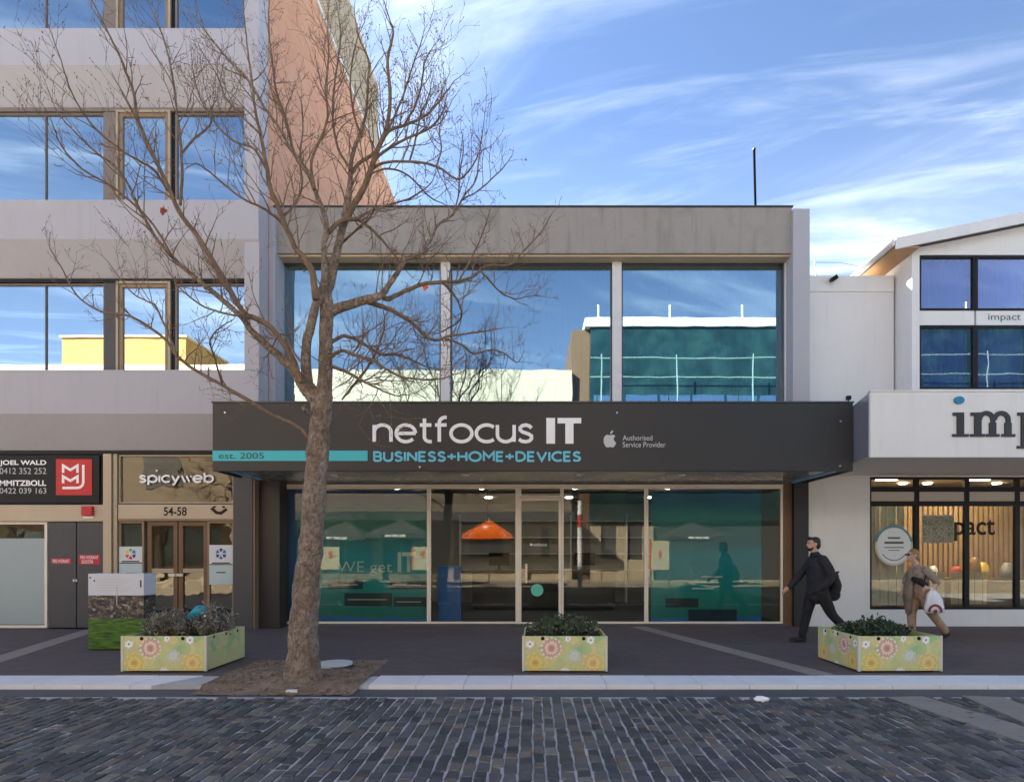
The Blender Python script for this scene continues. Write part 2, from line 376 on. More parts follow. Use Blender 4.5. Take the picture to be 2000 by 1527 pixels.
# setts: every row runs away from the shops
setts = []
row = .1035; x = -8.4
while x < 8.4:
    wdt = row * random.uniform(.9, 1.1); y = YG - .01 - random.random() * .12
    while y > YS + .05:
        ln = random.uniform(.11, .19); j = lambda a: random.uniform(-a, a)
        gx, gy = .0062 + abs(j(.003)), .0042
        q = [(x + gx + j(.006), y - ln + gy + j(.004)), (x + wdt - gx + j(.006), y - ln + gy + j(.007)), (x + wdt - gx + j(.006), y - gy + j(.007)), (x + gx + j(.006), y - gy + j(.004))]
        h = -.039 + j(.004); tl, tw = j(.005), j(.004)
        setts.append((q, (h - tl - tw, h - tl + tw, h + tl + tw, h + tl - tw), random.random() ** 1.1)); y -= ln
    x += wdt
def sett_mesh(mb, q, hs):
    cx, cy = sum(p[0] for p in q) / 4, sum(p[1] for p in q) / 4; n = len(mb.v)
    mb.v += [(p[0], p[1], -.055) for p in q] + [(p[0], p[1], h - .008) for p, h in zip(q, hs)]
    mb.v += [(p[0] + math.copysign(.0055, cx - p[0]), p[1] + math.copysign(.0055, cy - p[1]), h) for p, h in zip(q, hs)]
    mb.f.append((n + 8, n + 9, n + 10, n + 11)); mb.m.append(0)
    for a in (0, 4):
        for i in range(4): k = (i + 1) % 4; mb.f.append((n + a + i, n + a + k, n + a + 4 + k, n + a + 4 + i)); mb.m.append(0)
# the 300 setts that show largest (nearest the camera, inside the frame) are parts of their own
def in_frame(s):
    cx = sum(p[0] for p in s[0]) / 4; cy = sum(p[1] for p in s[0]) / 4; d = cy + DIST
    px, py = CX + cx * FPX / d, CY + 1.54 * FPX / d
    return 0 < px < 2000 and py < 1524, d
vis = sorted((i for i in range(len(setts)) if in_frame(setts[i])[0]), key=lambda i: in_frame(setts[i])[1])
near = set(vis[:300]); rest = MB(); tones = []
for i, (q, hs, tn) in enumerate(setts):
    if i in near:
        mb = MB(); sett_mesh(mb, q, hs); o = obj('sett', mb, M['sett'], street, recalc=False); set_tone(o, [tn] * len(mb.f))
    else: sett_mesh(rest, q, hs); tones += [tn] * 9
o = obj('sett_paving', rest, M['sett'], street, recalc=False, kind='stuff'); set_tone(o, tones)
o['label'] = 'dark grey stone setts with pale joints further from the viewer'

kerb = structure(boxo('kerb', M['mortar'], None, -40, 40, YK1 + .004, YK0, -.11, -.012))
x = -12.3
while x < 12.3:
    w = .548 * (2 if random.random() < .12 else 1)
    if not (X(432, -5.4) - .12 < x + w / 2 < X(720, -5.4) + .12):
        a, b = max(x + .0035, -99), x + w - .0035
        mb = MB(); sk = 0.
        if x < -3.3 and x + w > X(440, -5.4) - .5: sk = -.3
        h = random.uniform(-.002, .002)
        mb.prism([(a, YK1, h), (b + (sk if sk else 0), YK1, h), (b, YK0 - .004, h), (a, YK0 - .004, h)], (0, 0, -.09 - h))
        obj('kerb_stone', mb, M['kerb'], kerb, bevel=.006)
    x += w
# sandy bands laid into the footpath and bars of pale paving in the street
def band(name, a, b, w, z, n, parent, mat):
    a, b = Vector((*a, z)), Vector((*b, z)); d = (b - a) / n; u = (b - a).normalized(); s = Vector((-u.y, u.x, 0)) * w / 2
    for i in range(n):
        p, q = a + d * i + u * .003, a + d * (i + 1) - u * .003
        obj(name, MB().prism([p - s, q - s, q + s, p + s], (0, 0, -.03)), mat, parent)
band('band_paver', (2.20, -.15), (3.62, YK0 - .001), .30, .004, 24, footpath, M['band'])
band('band_paver', (-8.75, -.6), (-7.25, YK0 - .001), .32, .004, 22, footpath, M['band'])
band('bar_paver', (4.02, YG - .03), (4.30, -8.3), .42, -.034, 16, street, M['band'])
band('bar_paver', (4.86, YG - .03), (4.50, -8.3), .40, -.030, 16, street, M['band'])
# ------------------------------------------------------------------ building helpers
def bars(rects, y0, y1):
    mb = MB()
    for r in rects: mb.box(r[0], r[1], y0, y1, r[2], r[3])
    return mb
def window(parent, x0, x1, z0, z1, y, fw, fmat, gmat, dep=.07, name='window', label=None, muls=(), bev=.004):
    """frame set around the opening (front face at y) with a glass pane behind it; muls = thin upright bars"""
    mb = bars([(x0, x1, z0, z0 + fw), (x0, x1, z1 - fw, z1), (x0, x0 + fw, z0 + fw, z1 - fw), (x1 - fw, x1, z0 + fw, z1 - fw)], y, y + dep)
    for m, w in muls: mb.box(m - w / 2, m + w / 2, y + .004, y + dep - .004, z0 + fw, z1 - fw)
    f = obj(name, mb, fmat, parent, bevel=bev, label=label)
    if gmat is None: return f
    xs = [x0 + fw] + [v for m, w in muls for v in (m - w / 2, m + w / 2)] + [x1 - fw]
    for a, b in zip(xs[::2], xs[1::2]):
        boxo('pane', gmat, f, a - .003, b + .003, y + dep * .55, y + dep * .55 + .008, z0 + fw - .003, z1 - fw + .003)
    return f
def corrugated(x0, x1, z0, z1, y, amp, pitch):
    mb = MB(); n = max(4, int((x1 - x0) / pitch * 6)); pts = []
    for i in range(n + 1):
        t = (x1 - x0) * i / n; pts.append((x0 + t, y + amp * math.sin(2 * math.pi * t / pitch + .6 * math.sin(t * 2.3)) * (1 + .35 * math.sin(t * 3.7))))
    for a, b in zip(pts, pts[1:]): mb.face([(a[0], a[1], z0), (b[0], b[1], z0), (b[0], b[1], z1), (a[0], a[1], z1)])
    return mb

# ------------------------------------------------------------------ left: the office building
YF, YB = -.90, -.50          # front of the bands, window plane
OB = thing('office_building', 'tall pale office building with ribbon windows and brick side wall, left of the shop', 'building', (-12, 3, 0))
XR = X(505, YF)              # right corner
XL = -26.
lev = [(Z(722, YF), Z(808, YF), Z(880, YB)), (Z(390, YF), Z(467, YF), Z(545, YB)), (Z(55, YF), Z(128, YF), Z(212, YB))]
lev.append(tuple(a + 3.34 for a in lev[2]))
t = NT('brickwork'); p = t.pos()
bv = t.n('ShaderNodeCombineXYZ', {0: t.n('ShaderNodeSeparateXYZ', {0: p}).outputs[1], 1: t.n('ShaderNodeSeparateXYZ', {0: p}).outputs[2]}).outputs[0]
b = t.n('ShaderNodeTexBrick', {'Vector': bv, 'Color1': (.62, .265, .135), 'Color2': (.70, .35, .195), 'Mortar': (.52, .38, .29), 'Scale': 1., 'Mortar Size': .009, 'Brick Width': .24, 'Row Height': .086, 'Bias': -.1})
nn = t.noise(p, 2.5, 6, .65); n2 = t.noise(p, 22, 4)
M['brick'] = t.bsdf(t.mix(t.rng(nn, .35, .75, 0, .4), b.outputs[0], (.60, .30, .17)), .85, t.math('SUBTRACT', t.math('MULTIPLY', n2, .5), b.outputs[1]), .5, .01)
t = NT('cream_brick'); p = t.pos()
bv = t.n('ShaderNodeCombineXYZ', {0: t.n('ShaderNodeSeparateXYZ', {0: p}).outputs[1], 1: t.n('ShaderNodeSeparateXYZ', {0: p}).outputs[2]}).outputs[0]
b = t.n('ShaderNodeTexBrick', {'Vector': bv, 'Color1': (.42, .33, .2), 'Color2': (.5, .42, .28), 'Mortar': (.3, .26, .2), 'Scale': 1., 'Mortar Size': .012, 'Brick Width': .26, 'Row Height': .09})
M['cream_brick'] = t.bsdf(b.outputs[0], .85, t.math('MULTIPLY', b.outputs[1], -1), .5, .01)

for i, (za, zm, zb) in enumerate(lev):
    # spandrel: upright upper half, lower half splayed back to the window head
    mb = MB(); prof = [(YF, za), (YF, zm), (YB - .02, zb), (YB + .35, zb), (YB + .35, za)]
    mb.prism([(XL, a, b) for a, b in prof], (XR - XL, 0, 0))
    obj('spandrel', mb, M['render_cool'], OB, bevel=.01)
# windows of three storeys
cols = [(X(0, YB) - 2.05, X(205, YB), X(88, YB)), None, (X(342, YB), X(492, YB), None)]
for i in range(3):
    z0, z1 = lev[i][0] - .02, lev[i + 1][2] - .012
    boxo('window_head', M['black'] if i < 1 else M['mullion'], OB, XL, XR - .2, YB - .045, YB + .0, z1 - .075, z1 - .004)
    g = M['glass_mirror']
    zt = z1 - .08
    window(OB, X(0, YB) - 2.2, X(205, YB), z0, zt, YB, .035, M['mullion'], g, muls=((X(88, YB), .012),))
    window(OB, X(342, YB), X(494, YB), z0, zt, YB, .035, M['mullion'], g)
    boxo('mullion_panel', M['mullion'] if i else M['charcoal_grey'], OB, X(205, YB) + .003, X(228, YB) - .003, YB - .03, YB + .1, z0, zt)
    window(OB, X(229, YB), X(335, YB), z0, zt + .03, YB - .05, .045, M['bronze_lt'], None, .05, name='opening_window')
    window(OB, X(234, YB), X(330, YB), z0 + .047, zt - .017, YB - .02, .07, M['bronze'], g, .06, name='sash')
    boxo('shadow_gap', M['black'], OB, X(335, YB) + .003, X(342, YB) - .003, YB, YB + .1, z0, zt)
    for k in range(6):          # bays to the left, out of frame
        b = X(0, YB) - 2.25 - k * 2.4
        window(OB, b - 2.35, b, z0, zt, YB, .035, M['mullion'], g)
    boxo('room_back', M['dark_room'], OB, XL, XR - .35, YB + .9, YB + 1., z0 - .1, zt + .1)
# corner pier, side wall with white coping, roof, rear plant room
ztop = lev[3][0] + .25
boxo('corner_pier', M['render_cool'], OB, X(494, YB), XR - .002, YF + .03, YB + .028, lev[0][0] + .01, ztop, bevel=.01)
boxo('brick_side_wall', M['brick'], OB, XR - .3, XR, YB + .03, 24, 3.2, ztop - .25)
boxo('coping', M['white_paint'], OB, XR - .34, XR + .05, YF + .1, 24.05, ztop - .25, ztop - .14, bevel=.01)
boxo('brick_side_wall', M['brick'], OB, XR - .3, XR - .004, YB + .3, 24, -.1, 3.2)
boxo('roof', M['concrete'], OB, XL, XR - .34, YF + .3, 24, ztop - .7, ztop - .5)
boxo('rear_wall', M['brick'], OB, XL, XR - .3, 23.7, 24, -.1, ztop - .7)
boxo('end_wall', M['brick'], OB, XL - .3, XL, YF + .1, 24, -.1, ztop - .2)
pr = boxo('plant_room', M['cream_brick'], OB, -12, XR - .35, 4.5, 9.6, ztop - .5, ztop + 3.2)
boxo('coping', M['white_paint'], pr, -12.1, XR - .3, 4.45, 9.65, ztop + 3.2, ztop + 3.3)
# ---- ground floor
YE = -.53
def gx(px): return X(px, YE)
def gz(py): return Z(py, YE)
boxo('sign_band_head', M['black'], OB, XL, gx(459), YE - .02, YE + .25, gz(887), lev[0][2] - .004)
boxo('pillar', M['beige'], OB, gx(205), gx(221), YE - .06, YE + .2, 0, gz(887), bevel=.006)
boxo('pillar', M['bronze_lt'], OB, gx(224), gx(231), YE - .04, YE + .2, 0, gz(887), bevel=.004)
boxo('transom_beam', M['beige'], OB, XL, gx(205) - .002, YE - .04, YE + .2, gz(1018), gz(986), bevel=.006)
boxo('transom_trim', M['beige'], OB, XL, gx(205) - .002, YE - .055, YE - .042, gz(1018), gz(1013))
f = window(OB, gx(-160), gx(92), .02, gz(1018) - .004, YE, .055, M['alu'], M['glass_entry'], name='glazed_door', muls=((gx(-34), .05),))
t = NT('frosted'); g = t.n('ShaderNodeBsdfPrincipled', {'Base Color': (.34, .41, .42), 'Roughness': .3}); t.t.links.new(g.outputs[0], t.out.inputs[0]); M['frosted'] = t.m
boxo('frosted_film', M['frosted'], f, gx(-156), gx(86), YE + .029, YE + .033, .09, gz(1051))
for a, b in ((95, 149), (151, 204)): 
    d = boxo('cupboard_door', M['charcoal_grey'], OB, gx(a), gx(b), YE - .01, YE + .05, .03, gz(1019), bevel=.005)
    boxo('latch', M['steel'], d, gx(b if a < 100 else a + 3) - .05, gx(b if a < 100 else a + 3) - .02, YE - .025, YE - .01, .95, 1.0)
# transom glazing left with the agents' board inside
window(OB, gx(-160), gx(200), gz(985), gz(888), YE, .03, M['black'], M['glass_entry'])
# entry bay
XE = (gx(232), gx(457))
f = window(OB, XE[0], XE[1], gz(983), gz(888), YE, .03, M['bronze_lt'], M['glass_entry'])
boxo('number_beam', M['beige'], OB, XE[0], XE[1], YE - .02, YE + .15, gz(1013), gz(985), bevel=.004)
bt = boxo('beam_trim', M['bronze'], OB, XE[0], XE[1], YE - .03, YE + .1, gz(1017), gz(1013.5))
text('street_number', '54-58', gx(321), gx(366), gz(1007), gz(990), YE - .021, M['black'], OB, bold=.02)
window(OB, gx(232), gx(281), .02, gz(1017.5), YE, .04, M['bronze'], M['glass_entry'], name='side_light')
window(OB, gx(405), gx(457), .02, gz(1017.5), YE, .04, M['bronze'], M['glass_entry'], name='side_light')
for a, b, hx in ((286, 345, 338), (347, 404, 353)):
    d = window(OB, gx(a), gx(b), .02, gz(1018), YE + .03, .085, M['timber'], M['glass_entry'], name='door')
    boxo('rail', M['bronze_lt'], d, gx(a) + .085, gx(b) - .085, YE + .035, YE + .075, gz(1118), gz(1110))
    boxo('push_plate', M['steel'], d, gx(hx) - .09, gx(hx) + .05, YE - .02, YE + .01, gz(1125), gz(1120))
boxo('pier', M['charcoal_grey'], OB, gx(459), gx(497), YE - .08, YE + .4, 0, lev[0][2] - .004, bevel=.006)
boxo('pier_trim', M['bronze'], OB, gx(497) + .002, gx(500), YE - .06, YE + .3, 0, lev[0][2] - .01)
# lobby and rooms behind
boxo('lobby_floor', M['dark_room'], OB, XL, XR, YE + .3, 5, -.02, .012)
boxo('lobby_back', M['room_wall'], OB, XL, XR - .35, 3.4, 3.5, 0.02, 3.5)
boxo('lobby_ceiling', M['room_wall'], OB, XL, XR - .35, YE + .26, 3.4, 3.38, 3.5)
# lettering on the transom glass
stroke_word('lettering', 'spicyweb', gx(271), gx(418), gz(943), .165 * 1.0, .038, YE - .004, .28, M['sign_white'], OB, .004)
mb = MB(); disc(mb, gx(306.5), gz(919), .02, .02, YE - .005); obj('lettering_dot', mb, M['sign_white'], OB)
# dark emblem right of the number
mb = MB(); stroke(mb, [(gx(414), gz(992)), (gx(424), gz(1001)), (gx(433), gz(1002)), (gx(444), gz(994))], .06, YE - .024, .003); disc(mb, gx(420), gz(990), .03, .02, YE - .0245); disc(mb, gx(438), gz(990), .03, .02, YE - .0245)
obj('emblem', mb, M['black'], OB)

# agents' board in the left transom (a board behind the glass line)
AS = thing('agent_sign', 'black sign board with white names and a red square logo at the left edge', 'sign', (gx(60), YE, gz(985)))
bd = boxo('board', M['black'], AS, gx(-150), gx(196), YE - .030, YE - .008, gz(982), gz(890))
rb = boxo('red_square', M['red'], AS, gx(112), gx(182), YE - .036, YE - .0305, gz(967), gz(897))
mb = MB(); w = .05
def lg(u, v): return (gx(112) + u * (gx(182) - gx(112)), gz(967) + v * (gz(897) - gz(967)))
stroke(mb, [lg(.20, .62), lg(.20, .82), lg(.40, .70), lg(.60, .82), lg(.60, .62)], w, YE - .0365, .002)
stroke(mb, [lg(.20, .33), lg(.20, .52), lg(.40, .40), lg(.60, .52), lg(.60, .33)], w, YE - .0367, .002)
stroke(mb, [lg(.76, .84), lg(.76, .36), lg(.74, .28), lg(.68, .22), lg(.60, .20), lg(.18, .20)], w, YE - .0369, .002)
obj('logo', mb, M['sign_white'], AS, recalc=False)
for s, a, b, bo in (('JOEL WALD', 911, 899, .03), ('0412 352 252', 926, 914, 0), ('MMITZBOLL', 949, 938, .03), ('0422 039 163', 964, 953, 0)):
    text('lettering', s, gx(2), gx(93), gz(a), gz(b), YE - .031, M['sign_white'] if bo else M['sign_grey'], AS, bold=bo)
FA = thing('alarm_box', 'small red fire alarm box on the beige beam under the agents\' sign', 'alarm', (gx(176), YE, gz(1012)))
boxo('case', M['fire_red'], FA, gx(166), gx(187), YE - .11, YE - .042, gz(1007), gz(989), bevel=.008)
boxo('plate', M['red'], FA, gx(169), gx(184), YE - .113, YE - .1105, gz(1005), gz(997)); boxo('label_strip', M['sign_white'], FA, gx(167), gx(186), YE - .06, YE - .042, gz(1012), gz(1009))
for nm, s, a, b, c, d, lb in (('door_sign', 'FIRE HYDRANT', 101, 140, 1090, 1101, 'narrow red one-line sign on the left dark grey cupboard door'), ('door_sign', 'FIRE HYDRANT\n  BOOSTER', 155, 196, 1083, 1102, 'larger red two-line sign on the right dark grey cupboard door')):
    o = boxo(nm, M['fire_red'], None, gx(a), gx(b), YE - .014, YE - .0105, gz(d), gz(c)); tag(o, lb, 'sign')
    text('lettering', s, gx(a + 3), gx(b - 3), gz(d - 2.2), gz(c + 2.2), YE - .0145, M['sign_white'], o, .001)
def poster(lb, x0, x1, z0, z1, zs, cols):
    P = thing('door_poster', lb, 'poster', ((x0 + x1) / 2, YE, z0))
    boxo('sheet', M['poster_w'], P, x0, x1, YE - .006, YE - .003, zs + .01, z1); boxo('sheet', M['poster_b'], P, x0, x1, YE - .006, YE - .003, z0, zs - .01)
    cx, cz = (x0 + x1) / 2, zs + (z1 - zs) * .55
    for k in range(6):
        a = R(60 * k + 30); mb = MB(); pts = [(cx + .03 * math.cos(a), YE - .0075, cz + .03 * math.sin(a)), (cx + .1 * math.cos(a - .45), YE - .0075, cz + .1 * math.sin(a - .45)), (cx + .115 * math.cos(a), YE - .0075, cz + .115 * math.sin(a)), (cx + .1 * math.cos(a + .45), YE - .0075, cz + .1 * math.sin(a + .45))]
        mb.prism(pts, (0, .001, 0)); obj('petal', mb, cols[k % len(cols)], P)
    for zz, w in ((zs + .03, .38), (z0 + (zs - z0) * .6, .2)):
        boxo('text_line', M['charcoal'], P, cx - w * (x1 - x0), cx + w * (x1 - x0), YE - .0075, YE - .0065, zz - .012, zz + .012)
M['poster_w'] = pmat('poster_w', (.62, .66, .68), .5, .05, 4, 0); M['poster_b'] = pmat('poster_b', (.45, .56, .58), .5, .05, 4, 0)
pc = [pmat('ink%d' % i, c, .5, .05, 4, 0) for i, c in enumerate([C(40, 120, 190), C(120, 180, 60), C(220, 190, 40), C(215, 90, 50), C(200, 50, 60), C(40, 60, 110)])]
poster('pale poster with a many-coloured flower logo left of the timber doors', gx(233), gx(278), gz(1150), gz(1067), gz(1099), pc)
poster('pale poster with a blue flower logo right of the timber doors', gx(409), gx(455), gz(1141), gz(1064), gz(1102), [pc[0], pc[5]])

# ------------------------------------------------------------------ centre: the dark two-storey shop
SB = thing('shop_building', 'two-storey shop with charcoal canopy sign and three wide upper windows, centre of the picture', 'building', (0, 4, 0))
YP = -.35
XW0, XW1 = X(540, 0), X(1538, 0)
pz0, pz1 = Z(495, YP), Z(405, YP)
# parapet beam, head, fins
pb = MB(); pb.box(X(536, YP), X(1547, YP), YP, .3, pz0, pz1); obj('parapet', pb, M['concrete'], SB, bevel=.012)
boxo('parapet_cap', M['dark_metal'], SB, X(536, YP) - .02, X(1547, YP) + .02, YP - .02, .32, pz1 + .002, pz1 + .03)
boxo('window_head', M['beige'], SB, XW0, XW1, -.30, .1, Z(515, 0), pz0 - .003, bevel=.006)
for a, b, yf in ((XR + .003, XR + .13, -.46), (X(1549, YP - .08), X(1582, YP - .08), YP - .08)):
    boxo('fin_wall', M['fin'], SB, a, b, yf, 9, 4.0, pz1 - .07, bevel=.01)
for a, b in ((538, 549), (862, 880), (1195, 1213), (1530, 1540)):
    boxo('mullion', M['alu_white'], SB, X(a, 0), X(b, 0), -.09, .08, 4.2, Z(515, 0) - .002, bevel=.006)
t = NT('blind'); M['blind'] = t.bsdf(t.mix(t.noise(t.map(t.pos(), (.35, 1, .5)), 1.1, 3), (.05, .13, .36), (.04, .30, .38)), .7)
for a, b in ((549, 862), (880, 1195), (1213, 1530)):
    f = window(SB, X(a, 0) + .003, X(b, 0) - .003, 4.2, Z(515, 0) - .003, -.03, .03, M['dark_metal'], M['glass_upper'], name='upper_window')
    obj('blind', corrugated(X(a, 0) + .02, X(b, 0) - .02, 4.25, Z(515, 0) - .04, .16, .02, .13), M['blind'], f, smooth=True, recalc=False)
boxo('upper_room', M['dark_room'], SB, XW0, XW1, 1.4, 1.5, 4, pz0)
boxo('floor_slab', M['concrete'], SB, X(536, 0), X(1547, 0), .1, 9, 3.2, 4.15)
boxo('sill_wall', M['concrete'], SB, XW0, XW1, -.06, .12, 2.99, 4.195)
boxo('roof', M['dark_metal'], SB, X(536, 0), X(1547, 0), .3, 9, pz1 - .75, pz1 - .6)
boxo('rear_wall', M['concrete'], SB, X(536, 0), X(1547, 0), 9, 9.2, 0, pz1 - .3)
# canopy
YC = -1.96; cz0, cz1 = Z(920, YC), Z(787, YC)
XC0, XC1 = X(415, YC), X(1666, YC)
M['soffit'] = pmat('soffit', (.30, .34, .33), .16, .04, 1.0, 0, spec=.6)
mb = MB().box(XC0, XC1, YC, YC + .05, cz0, cz1).box(XC0, XC0 + .05, YC + .051, -.96, cz0, cz1).box(XC1 - .05, XC1, YC + .051, -.10, cz0, cz1)
cn = obj('canopy', mb, M['charcoal'], SB, bevel=.006, label='charcoal canopy fascia carrying the white shop lettering')
boxo('canopy_roof', M['dark_metal'], cn, XC0 + .05, XC1 - .05, YC + .051, -.96, cz1 - .12, cz1 - .06)
boxo('canopy_cap', M['dark_metal'], cn, XC0 - .015, XC1 + .015, YC - .015, YC + .09, cz1 + .002, cz1 + .03)
sf = MB(); sf.box(XC0 + .051, XC1 - .051, YC + .051, -.62, cz0 + .03, cz0 + .05); sf.box(XR + .02, X(1575, 0), -.6195, -.065, cz0 + .03, cz0 + .05); obj('soffit', sf, M['soffit'], cn)
for s, e in ((XC0 + .26, -.62), (XC1 - .26, -.07)):
    boxo('edge_trim', M['blue_trim'], cn, s - .02, s + .02, YC + .06, e, cz0 + .005, cz0 + .029)
for px in (655, 910, 1130, 1330): 
    mb = MB(); xx = X(px, -1.2); mb.tube([(xx, -1.25, cz0 + .012), (xx, -1.25, cz0 + .029)], .07, 20); obj('downlight', mb, M['sign_white'], cn)
sw = boxo('stripe', M['teal'], cn, XC0 + .004, X(718, YC), YC - .008, YC - .001, Z(900, YC), Z(880, YC))
text('lettering', 'est. 2005', X(428, YC), X(516, YC), Z(896, YC), Z(884, YC), YC - .0085, M['charcoal'], cn)
cap = lambda y: Z(y, YC)
for c, g in word_glyphs('netfocus', X(728, YC), X(1043, YC), cap(866), .355, .060, YC - .02, .21): obj('letter', g, M['sign_white'], cn, recalc=False)
for r in ([(1067, 1084, 866.5, 816.5)], [(1089, 1135, 827, 816.5), (1104, 1120, 866.5, 827)]):
    mb = MB()
    for a, b, c, d in r:
        mb.box(X(a, YC), X(b, YC), YC - .02, YC - .001, cap(c), cap(d))
    obj('letter', mb, M['sign_white'], cn)
for c, g in word_glyphs('BUSINESS+HOME+DEVICES', X(729, YC), X(1135, YC), cap(902), .19, .038, YC - .014, .26, .012): obj('letter', g, M['sign_teal'], cn, recalc=False)
# fruit emblem beside the small lettering
def ap(u, v): return (X(1178 + u * 27, YC), YC - .008, cap(874 - v * 27))
body = [(.50, .88), (.62, .93), (.76, .92), (.88, .84), (.80, .76), (.76, .64), (.79, .50), (.86, .41), (.94, .36), (.86, .16), (.74, .02), (.64, .01), (.50, .06), (.36, .01), (.24, .02), (.12, .16), (.04, .36), (.03, .58), (.09, .78), (.22, .91), (.36, .92)]
mb = MB().prism([ap(*q) for q in body], (0, .006, 0)).prism([ap(*q) for q in ((.50, .98), (.52, 1.10), (.60, 1.2), (.72, 1.26), (.71, 1.13), (.63, 1.02))], (0, .006, 0)); obj('emblem', mb, M['sign_grey'], cn)
text('lettering', 'Authorised', X(1216, YC), X(1274, YC), cap(860), cap(850), YC - .002, M['sign_grey'], cn)
text('lettering', 'Service Provider', X(1216, YC), X(1300, YC), cap(873.5), cap(863), YC - .002, M['sign_grey'], cn)
for px, py in ((1641, 823), (1640, 910), (440, 806), (1205, 806), (820, 912)):
    mb = MB(); mb.tube([(X(px, YC), YC - .02, cap(py)), (X(px, YC), YC, cap(py))], .017, 10); obj('bolt', mb, M['steel'], cn)
for xx in (-3.55, -1.4, .75, 2.9): boxo('panel_joint', M['charcoal_dark'], cn, xx - .003, xx + .003, YC - .0012, YC - .0005, cz0 + .006, cz1 - .006)
# pier left of the shop front, dark reveal right of it
boxo('pier', M['charcoal'], SB, X(501, -.35), X(548, -.35), -.40, .35, 0, cz0 + .028, bevel=.005)
boxo('pier', M['charcoal_dark'], SB, X(546, 0) + .03, X(556, 0), -.25, .35, 0, cz0 + .028)
boxo('pier', M['timber'], SB, X(1529, 0), X(1546, 0), -.02, .35, 0, cz0 + .028)
boxo('pier', M['charcoal_dark'], SB, X(1546, 0) + .002, X(1574, 0), -.12, .35, 0, cz0 + .028)
# shop front
zt, zs = Z(951, 0), Z(1217, 0)
boxo('threshold', M['gutter'], SB, X(557, 0), X(1528, 0), -.06, .2, 0.004, zs - .002)
boxo('head_rail', M['alu'], SB, X(557, 0), X(1528, 0), -.04, .06, zt, Z(946, 0), bevel=.004)
cuts = [557, 838, 1015, 1097, 1262, 1528]
for i, (a, b) in enumerate(zip(cuts, cuts[1:])):
    xa, xb = X(a, 0) + .002, X(b, 0) - .002
    if i == 2: continue
    window(SB, xa, xb, zs, zt - .002, -.035, .038, M['alu'], M['glass_shop'], name='shop_window')
dr = window(SB, X(1010, 0) + .03, X(1097, 0) - .004, .02, Z(972, 0), -.03, .06, M['alu'], M['glass_shop'], name='door')
boxo('door_handle', M['steel'], dr, X(1026, 0), X(1030, 0), -.09, -.06, .9, 1.3)
mb = MB(); disc(mb, X(1049, 0), Z(1152, 0), .13, .13, -.004, .003); obj('door_sticker', mb, pmat('sticker', C(95, 195, 175), .5, .2, 9, 0), dr)
text('lettering', 'netfocus', X(1040, 0), X(1068, 0), Z(1066, 0), Z(1060, 0), -.006, M['sign_white'], dr, .001)
mb = MB(); disc(mb, X(1037, 0), Z(1063, 0), .025, .025, -.004, .003); obj('emblem', mb, M['sign_white'], dr)
window(SB, X(1015, 0) + .003, X(1097, 0) - .003, Z(971, 0), zt - .002, -.03, .03, M['alu'], M['glass_shop'], name='fan_light')
boxo('door_jamb', M['alu'], SB, X(1007, 0), X(1015, 0), -.05, .06, .01, zt - .003)
# printed teal window films
def film_mat(name):
    t = NT(name); p = t.pos(); s = t.n('ShaderNodeSeparateXYZ', {0: p}); v = t.math('ADD', t.math('DIVIDE', s.outputs[2], 2.9), t.math('MULTIPLY', t.math('SUBTRACT', t.noise(t.map(p, (.7, 1, 1.3)), 1.6, 3), .5), .12))
    r = t.n('ShaderNodeValToRGB', {0: v}); e = r.color_ramp.elements
    st = [(0, (.01, .16, .55)), (.055, (.01, .17, .58)), (.075, (.0, .22, .21)), (.28, (.0, .31, .36)), (.5, (.0, .32, .44)), (.62, (.02, .20, .26)), (.8, (.03, .23, .22)), (.9, (.01, .12, .32)), (1, (.01, .09, .28))]
    while len(e) < len(st): e.new(.5)
    for q, (a, c) in zip(e, st): q.position = a; q.color = (*c, 1)
    return t.bsdf(r.outputs[0], .5)
M['film'] = film_mat('film')
M['film_blue'] = pmat('film_blue', (.01, .10, .35), .5, .1, 2, 0); M['film_text'] = pmat('film_text', (.55, .72, .72), .5, .1, 5, 0); M['film_dark'] = pmat('film_dark', (.01, .035, .07), .6, .1, 5, 0)
FY = .03
def film(px0, px1, lb):
    f = boxo('window_film', M['film'], SB, X(px0, 0), X(px1, 0), FY, FY + .004, zs + .04, zt - .05, label=lb); return f
fl = film(562, 836, 'teal printed film filling the left shop window'); fr = film(1272, 1488, 'teal printed film filling the right shop window')
boxo('film_edge', M['film_blue'], fl, X(562, 0), X(578, 0), FY - .003, FY - .0005, zs + .04, zt - .05)
text('lettering', 'WE get', X(658, 0), X(765, 0), Z(1124, 0), Z(1096, 0), FY - .001, M['film_text'], fl, .002, -.012)
text('lettering', 'IT', X(776, 0), X(811, 0), Z(1117, 0), Z(1078, 0), FY - .001, M['film_text'], fl, .002, .03)
for a, b, c, d in ((640, 708, 1133, 1150), (760, 832, 1133, 1150), (672, 765, 1158, 1183), (768, 832, 1166, 1184)):
    q = boxo('caption_box', M['film_dark'], fl, X(a, 0), X(b, 0), FY - .0025, FY - .0005, Z(d, 0), Z(c, 0))
    boxo('caption_line', M['film_text'], q, X(a + 6, 0), X(b - 10, 0), FY - .0035, FY - .0028, Z((c + d) / 2 + 1, 0), Z((c + d) / 2 - .6, 0))
for a, b, c, d in ((1300, 1365, 1168, 1186), (1345, 1440, 1190, 1212)):
    q = boxo('caption_box', M['film_dark'], fr, X(a, 0), X(b, 0), FY - .0025, FY - .0005, Z(d, 0), Z(c, 0))
for k, (a, b, y) in enumerate(((1370, 1412, 1126), (1345, 1405, 1137), (1352, 1395, 1149), (1432, 1452, 1135), (1462, 1474, 1137))):
    boxo('caption_line', M['film_text'], fr, X(a, 0), X(b, 0), FY - .002, FY - .0008, Z(y + 1.5, 0), Z(y - 1.5, 0))
